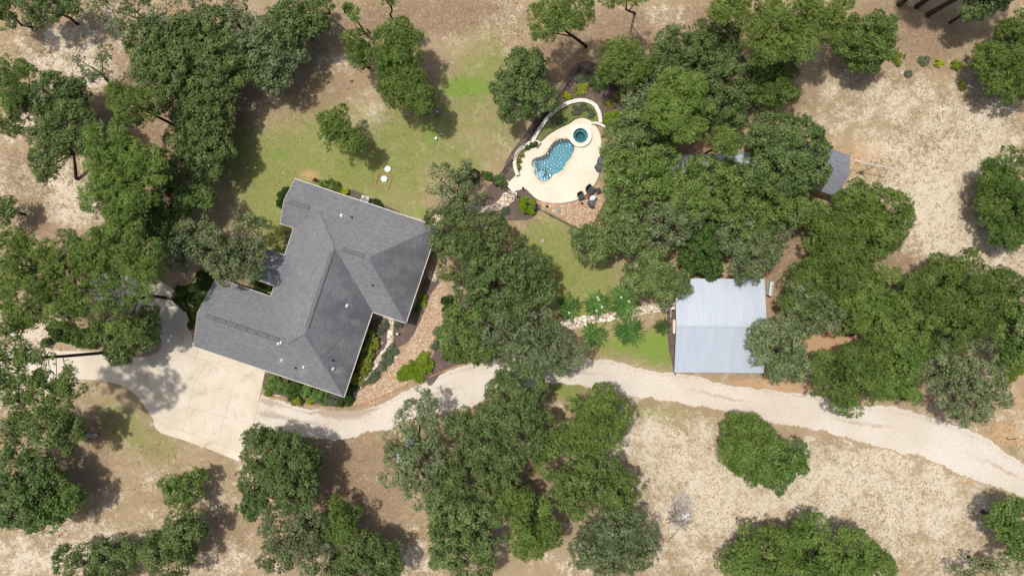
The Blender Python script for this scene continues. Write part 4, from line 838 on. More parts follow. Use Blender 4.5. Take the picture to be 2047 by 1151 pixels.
def foliage(blobs, K, r, sparse=1.0):
    """blobs: list of (centre xyz, R). returns verts, quads, tints, sublobe centres"""
    VC = []; subs = []
    tc_l = []; td_l = []; tt_l = []
    for c_, R in blobs:
        rs = min(K['rs'], R*.5)
        n = max(6, int(K.get('nl', 2.9)*(R/rs)**2*sparse*min(1, K['den'])))
        z = r.uniform(-.25, 1, n)**1.0; a = r.uniform(0, 2*np.pi, n); rho = np.sqrt(np.clip(1-z*z, 0, 1))
        d = np.stack([rho*np.cos(a), rho*np.sin(a), z], 1)
        ph = r.uniform(0, 6.28, 3)
        wob = 1+.10*np.sin(3*a+ph[0])+.07*np.sin(5*a+ph[1])+r.normal(-.02, .09, n)
        rad = rs*r.uniform(.5, 1.3, n)
        C_ = c_+d*np.array([1, 1, K['sq']])*((R-rad*.55)*wob)[:, None]
        C_[:, 2] = np.maximum(C_[:, 2], .35)
        subs.append(C_)
        nt_ = np.maximum(4, (rad/K['rt'])**2*3.0*K['den']).astype(int)
        rep = np.repeat(np.arange(n), nt_); N = len(rep)
        q = unit(r.normal(size=(N, 3))+np.array([0, 0, .45])+d[rep]*.5)
        tp = C_[rep]+q*(rad[rep]*r.uniform(.8 if 'al' in K else .6, 1.06, N))[:, None]*np.array([1, 1, .85])
        subt = r.uniform(-.16, .16, n)
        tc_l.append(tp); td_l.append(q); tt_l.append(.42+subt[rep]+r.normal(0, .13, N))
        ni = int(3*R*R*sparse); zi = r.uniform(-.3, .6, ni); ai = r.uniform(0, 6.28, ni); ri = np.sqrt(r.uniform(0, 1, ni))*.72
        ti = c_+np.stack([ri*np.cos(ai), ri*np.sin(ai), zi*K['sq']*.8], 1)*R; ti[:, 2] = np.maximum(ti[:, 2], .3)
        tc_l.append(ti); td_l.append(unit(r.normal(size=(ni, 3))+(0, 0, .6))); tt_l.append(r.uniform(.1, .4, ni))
    T = np.concatenate(tc_l); D = np.concatenate(td_l); TT = np.concatenate(tt_l)
    k_ = K['k']; N = len(T)*k_
    T = np.repeat(T, k_, 0); D = np.repeat(D, k_, 0); TT = np.repeat(TT, k_)
    e = unit(r.normal(size=(N, 3))+D*.9)
    P_ = T+e*K['rt']*r.uniform(.3, 1.0, N)[:, None]
    if K['w'] < .08: ax = unit(e+r.normal(size=(N, 3))*.45)             # needles point outward
    else: ax = unit(np.cross(e, r.normal(size=(N, 3))))
    al_ = K.get('al', .7); nrm = unit(e*.5+D*al_+np.array([0, 0, .35])+r.normal(size=(N, 3))*(.35 if 'al' in K else .5))
    sd = unit(np.cross(ax, nrm)); L_ = (K['l']*r.uniform(.7, 1.35, N))[:, None]; Wd = (K['w']*r.uniform(.7, 1.3, N))[:, None]
    v = np.stack([P_-ax*L_*.5, P_+sd*Wd*.6, P_+ax*L_*.5, P_-sd*Wd*.6], 1).reshape(-1, 3)
    v[:, 2] = np.maximum(v[:, 2], .03)
    q = np.arange(N*4).reshape(-1, 4)
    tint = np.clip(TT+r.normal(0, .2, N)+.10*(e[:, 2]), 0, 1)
    return v, q, tint, np.concatenate(subs)
def make_tree(kind, label, cat, blobs, zc, base=None, group=None, sparse=1.0, tr=None, seed=0, twig=None, top=None):
    r = np.random.default_rng(1000+seed); K = KIND[kind]; B = []; bs0 = base
    if bs0 is None: zc = max(2.6, zc*(.74 if zc < 10 else .82))
    if kind == 'densepine' and blobs[0][0] > 1400 and zc > 4.6: zc = 4.6 if blobs[0][0] > 1900 or blobs[0][1] > 800 or blobs[0][1] < 300 else 5.2
    lst = list(blobs)
    if zc >= 4.2 and sparse > .7 and bs0 is None: lst += [(x, y, -rad) for x, y, rad in blobs if math.hypot(x-1023, y-575) > 380 and rad > 24]
    for (x, y, rad) in lst:
        if rad < 0:
            R = -rad*PX*(CH-zc)/CH; w_ = W(x, y, max(zc, R*K['sq']*.5+.6)); w_[2] = max(1.3, w_[2]-R*.7); B.append((w_, R*.66)); continue
        R = rad*PX*(CH-zc)/CH; zz = max(zc+r.uniform(-.5, .5), R*K['sq']*.5+.6); w_ = W(x, y, zz); B.append((w_, R))
    wts = np.array([b[1]**2 for b in B]); cc = sum(b[0]*w for b, w in zip(B, wts))/wts.sum()
    if base is None: bs = np.array([cc[0], cc[1], 0.0])
    else: bs = W(base[0], base[1], 0)
    e = tag(empty('pine_tree' if 'pine' in kind else 'oak_tree', tuple(bs)), label, cat, group)
    v, q, t, subs = foliage([(b[0]-bs, b[1]) for b in B], K, r, sparse)
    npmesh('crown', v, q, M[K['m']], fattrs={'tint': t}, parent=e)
    # trunk and limbs
    Rm = max(b[1] for b in B); tr = tr or min(.32, .08+.045*Rm); mb = MB(); c0 = cc-bs if top is None else W(*top)-bs; fork = c0*(np.array([.75, .75, .55]) if top is None else .8)
    mid = fork*.5+np.array([r.normal(0, .12), r.normal(0, .12), 0])
    mb.tube([(0, 0, -.1), (0, 0, .25), mid, fork, c0+(0, 0, .2)], [tr*1.45, tr*1.1, tr*.95, tr*.8, tr*.3], 9)
    ctr = [mid, fork, c0]
    for b, R in B:
        c_ = b-bs; tt_ = r.uniform(.1, 1.0); F_ = (mid*(1-tt_*2)+fork*tt_*2) if tt_ < .5 else (fork*(2-2*tt_)+c0*(2*tt_-1)*.9+fork*(2*tt_-1)*.1)
        if bs0 is None or zc < 10: F_ = fork
        if top is not None:
            rk_ = sorted(range(len(B)), key=lambda i_: -B[i_][0][0]); F_ = c0*(.42+.55*[B[i_][0] is b for i_ in rk_].index(True)/len(B))
        m_ = (F_+c_)/2+np.array([0, 0, .35]); kk = 1.0 if top is None else .45; mb.tube([F_, m_, c_+(0, 0, R*.1)], [tr*.6*kk, tr*.42*kk, tr*.2*kk], 6)
        nb = 5 if 'pine' in kind else 7
        near = subs[np.linalg.norm(subs-c_, axis=1) < R*1.15]
        if len(near):
            for j in r.choice(len(near), min(nb, len(near)), False):
                s_ = near[j]; mm = (c_+s_)/2+r.normal(0, .15, 3); mb.tube([c_, mm, s_], [tr*.22, tr*.14, .03], 5, False)
    nf_ = len(mb.f)
    tw = K['twig'] if twig is None else twig
    nt_ = int(tw*sum(b[1]**2 for b in B)*.9)
    if nt_ > 0:
        for j in range(nt_):
            s_ = subs[r.integers(len(subs))]; d = unit(r.normal(size=3)*np.array([1, 1, .25])); p = s_+np.array([0, 0, K['rs']*.72]); L_ = r.uniform(.35, 1.0); pts = [p-d*L_*.5]
            for s in range(3): d = unit(d+r.normal(0, .38, 3)*np.array([1, 1, .3])); pts.append(pts[-1]+d*L_/3)
            rr_ = r.uniform(.014, .032); mb.tube(pts, [rr_*1.3, rr_, rr_*.8, rr_*.4], 4, False)
            if r.random() < .6:
                d2 = unit(d+r.normal(0, .8, 3)*np.array([1, 1, .2])); mb.tube([pts[1], pts[1]+d2*L_*.35], [rr_, rr_*.4], 4, False)
    o = mb.build('trunk', M['bark'], e, True); o.data.materials.append(M['twig'])
    mi = np.zeros(len(o.data.polygons), np.int32); mi[nf_:] = 1; o.data.polygons.foreach_set('material_index', mi)
    return e
OAKG, PING = 'oak trees in the yard and fields', 'pine trees in the yard and fields'
T_ = [ # kind, label, blobs, crown height, base, sparse
('oak','dark oak at the top left corner above the sandy clearing',[(62,18,30),(110,4,34),(145,12,22),(85,50,14)],7,None,.8),
('oak','oak clump touching the left end of the top edge',[(4,40,24),(0,10,25)],7,None,1),
('oakgrey','thin open oak at the top edge left of the dark oak mass',[(225,22,40),(275,25,40),(330,28,42),(240,60,20)],8,None,.62),
('oakgrey','open oak at the top edge with sandy ground showing through',[(440,18,45),(495,18,38),(390,20,35)],8,None,.6),
('oak','dark oak below the thin open oak in the upper left',[(300,80,44),(312,135,46),(350,110,50),(345,160,45),(300,115,30)],7,None,1),
('oak','broad oak in the upper left between two other dark oaks',[(420,68,55),(460,120,52),(405,130,48),(370,70,35)],7.5,None,1),
('oakgrey','rounded grey green oak left of the small round pine',[(540,112,60),(500,82,50),(572,85,36),(548,150,34)],7.5,None,1.15),
('oak','oak at the top edge left of the thin tall pines',[(600,28,50),(570,55,40),(625,50,26)],7.5,None,1.1),
('oak','oak in the middle of the left woods above the house',[(430,195,48),(400,235,44),(350,215,40)],7,None,1),
('oak','oak with pale branches on the lawn edge left of the house',[(420,250,45),(432,300,36),(405,335,36),(365,290,38),(350,345,30)],7,None,1),
('pine','bright yellow green pine top in the left woods',[(268,212,38),(242,195,26),(300,200,22),(250,240,20)],12,None,1),
('pine','tallest bright pine in the left woods',[(215,288,42),(225,338,48),(280,315,42),(208,392,42),(270,378,45),(315,345,26),(245,420,30)],13,None,1),
('densepine','green pine at the left edge below the sandy clearing',[(14,142,28),(58,145,24),(25,190,34),(18,238,28),(50,200,25)],9,None,1),
('oak','oak beside the left edge pine',[(112,196,46),(92,240,36),(150,185,32),(140,215,30)],7,None,1),
('oak','oak with a bare curved trunk near the left field',[(108,272,42),(150,245,40),(98,318,34),(145,285,30),(90,345,20)],7,(155,358),.95),
('oakgrey','thin see-through sapling on the sandy clearing, upper left',[(192,142,22),(165,155,18),(212,105,16),(160,120,12)],4,(231,176),.4),
('oak','small dark oak at the left edge of the sandy field',[(8,414,24),(22,424,14),(4,440,16)],4.5,None,1),
('pine','pine at the left edge below the sandy field',[(25,500,36),(48,480,18),(18,560,32),(5,600,20)],12,None,1),
('pine','large yellow green pine at the far left middle',[(78,540,48),(130,515,42),(62,608,48),(125,605,46),(30,640,26)],13,None,1),
('pine','middle pine of the left row above the driveway',[(190,500,42),(245,478,48),(288,520,42),(132,470,15),(200,545,36)],13,None,.95),
('pine','pine over the driveway bend with grey concrete showing through',[(172,590,44),(218,638,32),(262,655,20),(298,565,36),(240,590,30)],13,None,.68),
('oakfresh','fresh green oak between the tallest pine and the house',[(290,425,46),(345,400,42),(245,440,40),(330,460,36),(400,395,30)],8,None,1),
('oakgrey','grey twiggy oak overhanging the garage roof',[(395,470,44),(440,498,46),(490,528,42),(498,455,34),(512,495,26),(450,540,26),(360,500,40)],8,None,.85),
('oak','dark oak on the island inside the driveway loop',[(250,670,45),(288,660,32),(242,700,27),(200,668,26),(300,625,20)],6.5,None,1.1),
('oakfresh','very tall open oak at the left edge leaning over the driveway',[(38,738,44),(105,742,34),(88,788,44),(148,768,26),(25,700,28),(18,650,20),(35,800,34),(125,800,28),(70,700,22),(0,760,30)],13,(215,704),.85,(-30,722,16)),
('oak','dark oak at the left edge below the driveway',[(60,848,26),(112,868,50),(148,858,26),(18,862,26)],8,None,.85),
('oak','big dark oak filling the lower left edge',[(48,945,54),(20,1000,50),(62,1010,48),(95,960,34)],8,None,1.1),
('oakfresh','fresh green oak on the right of the lower left group',[(126,1002,36),(92,1030,34),(140,985,22)],7,None,1),
('oakfresh','small fresh green tree alone below the driveway border',[(358,975,32),(398,953,17),(380,985,22),(335,970,18)],4,None,1.1),
('oak','oak directly below the small fresh green tree',[(368,1060,40),(342,1105,48),(392,1045,24),(310,1095,28)],6,None,1.05),
('oak','oak on the bottom edge left of its neighbour oak',[(168,1125,50),(232,1122,42),(268,1090,18)],6,None,.9),
('oak','tall oak right below the driveway and gravel junction',[(528,898,44),(578,918,54),(530,968,48),(592,978,44),(620,928,26),(508,1008,28),(545,870,22)],8,None,1.1),
('oakgrey','grey twiggy oak below the tall oak at the junction',[(580,1060,50),(620,1098,50),(558,1108,40),(540,1060,24),(625,1050,30)],8,None,1),
('densepine','compact bright green pine beside the grey twiggy oak',[(680,1038,36),(692,1062,26),(660,1055,25)],6,None,1.2),
('oak','oak at the bottom edge below the compact bright pine',[(722,1120,46),(762,1104,36),(690,1140,38),(780,1130,26),(740,1085,25)],6.5,None,1.1),
('oakgrey','open leaved oak reaching over the gravel road',[(840,798,30),(828,838,36),(808,892,42),(798,950,38),(848,920,48),(850,985,38),(870,850,30)],8.5,None,.8),
('oak','oak at the bottom edge in the lower middle group',[(900,1020,48),(902,1080,48),(962,1048,50),(950,1115,45),(880,1110,25)],8,None,1.05),
('oak','oak in the lower group that crosses the gravel road',[(1040,768,52),(1000,828,48),(1050,850,50),(960,868,46),(925,850,34),(1010,780,35)],8,None,1.1),
('oak','oak in the heart of the lower middle group',[(940,930,48),(990,955,44),(900,962,38),(1020,910,40)],8.5,None,1.1),
('densepine','round deep green evergreen in the lower middle group',[(1196,835,58),(1198,805,34),(1165,862,42),(1220,860,36)],8,None,1.3),
('oakfresh','spreading oak on the right of the lower middle group',[(1122,918,48),(1190,950,52),(1240,975,38),(1148,990,42),(1098,880,40),(1230,1000,30)],7.5,None,1.05),
('densepine','rounded pine below the tiny bare patch in the lower group',[(1070,1030,44),(1062,1072,42),(1030,1000,32),(1090,1060,32)],8,None,1.15),
('oakgrey','oak with pale twigs at the bottom edge right of the group',[(1232,1050,52),(1268,1090,48),(1188,1090,48),(1225,1128,42),(1160,1110,24),(1295,1100,22)],7.5,None,.95),
('densepine','bright rounded pine in the dry lower field, left half of the pair',[(1488,880,54),(1475,850,26),(1500,930,38),(1462,900,28)],6.5,None,1.25),
('oakfresh','darker rounded tree touching the bright pine in the dry lower field',[(1560,920,46),(1548,950,32),(1590,900,22),(1525,940,24)],6,None,1.2),
('densepine','wide clumpy pine on the bottom edge at the right',[(1530,1095,54),(1618,1092,56),(1700,1108,54),(1480,1128,40),(1748,1125,34),(1570,1140,40),(1650,1140,45)],8,None,1.2),
('oakfresh','fresh green tree on the right edge below the road',[(2022,1038,44),(2042,1078,36),(1998,1035,24)],7,None,1.2),
('oakgrey','sparse grey twiggy tree in the bottom right corner',[(1960,1142,32),(2012,1130,34),(1925,1145,20)],5,None,.55),
('densepine','big dense pine at the upper right edge',[(2008,108,54),(2040,150,50),(2042,62,42),(1975,132,30),(1990,165,26)],8,None,1.2),
('oak','dark oak at the top edge right of the shadowed trunks',[(1958,8,34),(1985,-5,30),(1938,22,18)],8,None,1.1),
('densepine','dense pine at the right edge beside the pale dry field',[(2022,368,56),(2032,425,56),(1985,352,30),(2008,470,30),(1980,400,26)],8,None,1.2),
('oakfresh','round fresh green tree at the top of the dry upper right field',[(1735,82,52),(1708,100,36),(1762,62,32),(1735,115,28)],6.5,None,1.25),
('pine','large pine at the top edge left of the round fresh green tree',[(1520,42,50),(1580,50,54),(1640,28,46),(1600,92,36),(1530,92,40),(1685,16,22),(1660,60,26)],12,None,1.05),
('oak','oak at the left flank of the large top pine',[(1350,98,46),(1400,128,50),(1450,155,44),(1438,80,42),(1330,140,36),(1400,75,30)],7.5,None,1.05),
('pine','clumpy pine directly above the pool garden bed',[(1230,118,34),(1260,138,34),(1252,98,24),(1215,138,22),(1278,120,26),(1205,155,14)],9,None,1.1),
('oakgrey','greyish oak right of the clumpy pool garden pine',[(1272,180,38),(1310,168,42),(1290,210,30)],7,None,1),
('oak','oak between the bright central pine and the large top pine',[(1440,210,42),(1478,190,28),(1420,180,34),(1470,235,26)],7,None,1),
('pine','bright puffy pine crown in the woods right of the pool',[(1360,188,46),(1340,228,42),(1382,228,42),(1322,200,32),(1370,262,24)],12,None,1.1),
('densepine','dark pine in the shade below the large top pine',[(1528,168,42),(1560,188,30),(1520,200,24),(1560,150,28)],6,None,1.1),
('oak','oak just right of the lime shrub by the pool wall',[(1270,250,38),(1300,288,46),(1240,288,38),(1262,215,24)],7,None,1.1),
('pine','small yellow green pine top above the carport',[(1450,283,30),(1426,280,20),(1462,300,14)],11,None,1.2),
('oakfresh','bright oak spilling over the right edge of the pool deck',[(1243,335,36),(1290,350,48),(1243,390,38),(1325,322,34),(1342,388,38),(1222,355,16)],8,None,1.05),
('oakfresh','bright oak over the hidden carport',[(1400,352,42),(1430,390,52),(1382,402,38),(1462,358,36)],8,None,.95),
('oak','broad oak covering the grey outbuilding',[(1540,272,46),(1600,290,48),(1622,340,36),(1560,342,52),(1638,300,24),(1508,345,30)],8.5,None,1.1),
('oakfresh','oak below the broad oak of the grey outbuilding',[(1530,400,52),(1580,418,40),(1502,440,42),(1560,380,30)],8,None,1.05),
('oak','small dark oak below the pool gravel corner',[(1180,490,36),(1160,468,22),(1205,482,28)],5,None,1.15),
('oak','dark round oak right of the pool gravel corner',[(1250,460,46),(1240,432,36),(1272,480,28)],6,None,1.2),
('oakgrey','grey green oak in the middle of the woods right of the lawn',[(1342,450,46),(1372,420,40),(1322,478,28),(1310,440,26)],7,None,1.05),
('shrub','glossy bright green tree above the metal shed',[(1400,500,42),(1430,478,36),(1378,528,22),(1422,536,22)],4.5,None,1.2),
('oakgrey','oak touching the top edge of the metal shed roof',[(1480,470,48),(1510,515,40),(1540,478,34),(1482,540,26),(1510,545,18)],7,None,1.05),
('oak','oak hanging over the left corner of the metal shed',[(1290,550,42),(1330,570,40),(1310,530,34),(1366,580,16),(1270,570,26)],6.5,None,1),
('densepine','deep green rounded pine below the antenna field',[(1742,428,60),(1700,402,34),(1790,442,34),(1720,478,46),(1760,470,36)],8,None,1.25),
('densepine','darker pine left of the deep green rounded pine',[(1652,440,42),(1640,470,32),(1680,450,30)],7.5,None,1.1),
('densepine','dense pine right of the metal shed top corner',[(1620,562,46),(1680,540,52),(1600,598,36),(1662,520,36)],8.5,None,1.1),
('oakgrey','grey green oak right of the metal shed above the orange clearing',[(1618,618,44),(1590,628,36),(1655,635,32),(1600,590,30)],7,None,1.1),
('oakgrey','grey oak covering the right side of the metal shed roof',[(1555,698,50),(1522,672,32),(1588,728,34),(1552,738,26),(1585,670,30)],7,None,1.15),
('densepine','big pine above the orange clearing',[(1750,580,56),(1700,618,44),(1770,640,48),(1712,640,22),(1720,560,40)],9,None,1.1),
('densepine','highest rounded pine in the right hand woods',[(1862,562,52),(1928,552,48),(1988,580,46),(1960,618,46),(1895,530,34)],9,None,1.1),
('densepine','pine in the centre of the right hand woods',[(1880,648,56),(1930,640,40),(1840,625,38)],10,None,1.15),
('densepine','clumpy pine bordering the road below the orange clearing',[(1672,742,42),(1722,760,46),(1690,798,32),(1740,712,36),(1642,770,22),(1700,720,30)],8,None,1.15),
('densepine','pine right of the clumpy roadside pine',[(1800,728,46),(1808,785,26),(1780,760,34),(1830,700,34)],8.5,None,1.1),
('oakgrey','open oak reaching onto the road at the right',[(1892,738,50),(1950,738,50),(1930,798,46),(1990,785,30),(1910,835,22),(1965,825,22)],8.5,None,.85),
('oakfresh','fresh green tree at the right edge of the right hand woods',[(2022,658,44),(2032,602,38),(2022,718,28),(2045,690,26)],8,None,1),
('oak','oak standing in the lawn above the retaining wall',[(1045,150,44),(1030,196,46),(1076,200,36),(1062,130,32),(1010,178,28)],6.5,None,1.15),
('densepine','small round pine in the upper lawn left of the large clumpy pine',[(712,96,32),(718,112,22)],8,None,1.3),
('pine','large clumpy pine in the upper lawn, top half of the chain',[(792,78,36),(770,122,34),(812,110,32),(798,58,20),(825,85,20)],9.5,None,1.25),
('densepine','large clumpy pine in the upper lawn, bottom half of the chain',[(792,150,30),(800,182,36),(832,192,36),(815,160,30),(846,208,22),(768,165,18)],8.5,None,1.25),
('densepine','young leaning pine alone on the lawn above the house',[(668,248,27),(664,280,24),(702,275,26),(680,224,15),(722,292,14),(700,300,12)],7,None,1.3),
('pine','tiny pine tip at the top edge above the grey green oak',[(650,4,18),(632,2,12),(664,0,12)],11,(649,30),1.1),
('pine','thin pine with a bare dark trunk near the top edge',[(703,22,12),(710,36,9),(696,14,8)],9,(731,68),1.1),
('pine','pine trunk at the top edge with only its lowest tuft visible',[(772,-4,12),(784,2,9)],9,(783,36),1.1),
('pine','spreading pine at the top edge with a thick dark trunk',[(1090,42,34),(1112,18,38),(1152,18,34),(1074,66,14),(1140,45,22)],10.5,(1171,94),1.1),
('pine','row of pine tips on the top edge right of the thick dark trunk',[(1250,-4,20),(1215,-2,14),(1280,-6,18)],10,(1268,28),1),
('pine','bright pine at the top edge above the oak left of the large pine',[(1450,10,32),(1478,2,20),(1440,34,16)],11,None,1.1),
('oakgrey','pale twiggy oak between the house corner and the pool path',[(882,360,32),(900,398,36),(928,345,24),(940,388,30),(888,428,18),(930,420,22)],6,None,.78),
('oak','large oak right of the house covering its upper right wall',[(900,460,46),(960,470,50),(1000,500,48),(930,520,52),(875,490,22)],7.5,None,1.05),
('oak','large oak in the centre of the picture',[(1052,540,46),(990,568,58),(1070,580,36),(1010,610,44),(940,570,36)],7.5,None,1.05),
('oakfresh','oak above the gravel road between the river rock bed and the road',[(942,628,44),(912,676,34),(960,688,38),(905,640,28)],7,None,1),
('oakgrey','grey twiggy oak overhanging the road left of the flagstone path',[(1002,648,56),(1060,642,46),(1090,690,48),(1140,700,34),(1050,708,40),(1115,725,26)],7.5,None,.98),
]
NT = 0
for i, (kd, lb, bl_, zc, bs_, spz, *tp_) in enumerate(T_):
    cat = 'pine tree' if 'pine' in kd else ('oak tree' if 'oak' in kd else 'tree')
    make_tree(kd, lb, cat, bl_, zc, bs_, PING if 'pine' in kd else OAKG, spz, None, i, None, tp_[0] if tp_ else None)
# bare trunks that lean out of the frame in the top right
for (bx_, by_, tx, ty, lb) in ((1797,10,1815,-40,'short dark pine trunk at the top edge, leftmost of three'),(1832,14,1870,-40,'dark pine trunk at the top edge, middle of three'),(1855,30,1960,-40,'long dark pine trunk at the top edge, rightmost of three')):
    b0 = W(bx_, by_, 0); t0 = np.array([(tx-bx_)*.02, .6, 13.0]); e = tag(empty('pine_tree', tuple(b0)), lb, 'pine tree', PING)
    MB().tube([(0, 0, -.1), (0, 0, .3), t0*.5, t0], [.36, .3, .25, .15], 9).build('trunk', M['bark'], e, True)
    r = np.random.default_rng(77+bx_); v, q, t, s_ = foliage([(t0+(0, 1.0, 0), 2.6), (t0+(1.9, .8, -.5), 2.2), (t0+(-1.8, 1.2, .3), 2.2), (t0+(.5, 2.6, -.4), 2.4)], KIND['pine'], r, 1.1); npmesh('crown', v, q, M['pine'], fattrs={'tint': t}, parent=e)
# shrubs: one mesh of foliage and a stem
def shrub(label, blobs, m, h, group=None, seed=0, name='shrub', l=.12, wd=.08, rt=.13, den=1.2, k_=9, z0=0.0):
    r = np.random.default_rng(500+seed); K = dict(KIND['shrub']); K.update(m=m, l=l, w=wd, rt=rt, den=den, k=k_, rs=.28)
    B = [(W(x, y, h*.5)+(0, 0, z0), rad*PX) for x, y, rad in blobs]; c0 = np.array([*np.mean([b[0][:2] for b in B], 0), z0])
    e = tag(empty(name, tuple(c0)), label, 'shrub', group)
    bb = []
    for b, R in B: bb.append((np.array([b[0]-c0[0], b[1]-c0[1], h*.4]), R))
    K['sq'] = min(1.2, h*.6/max(.3, np.mean([b[1] for b in B])))
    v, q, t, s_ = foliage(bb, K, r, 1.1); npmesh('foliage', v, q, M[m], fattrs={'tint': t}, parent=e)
    mb = MB()
    for b, R in bb:
        for j in range(3): a = j*2.1+seed; mb.tube([(b[0]*.9, b[1]*.9, 0), (b[0]+math.cos(a)*R*.5, b[1]+math.sin(a)*R*.5, h*.5)], [.03, .012], 5)
    mb.build('stems', M['bark'], e); return e
FH, SD = 'foundation shrubs along the lower wall of the house', 'yellow green shrubs along the right wall of the house'
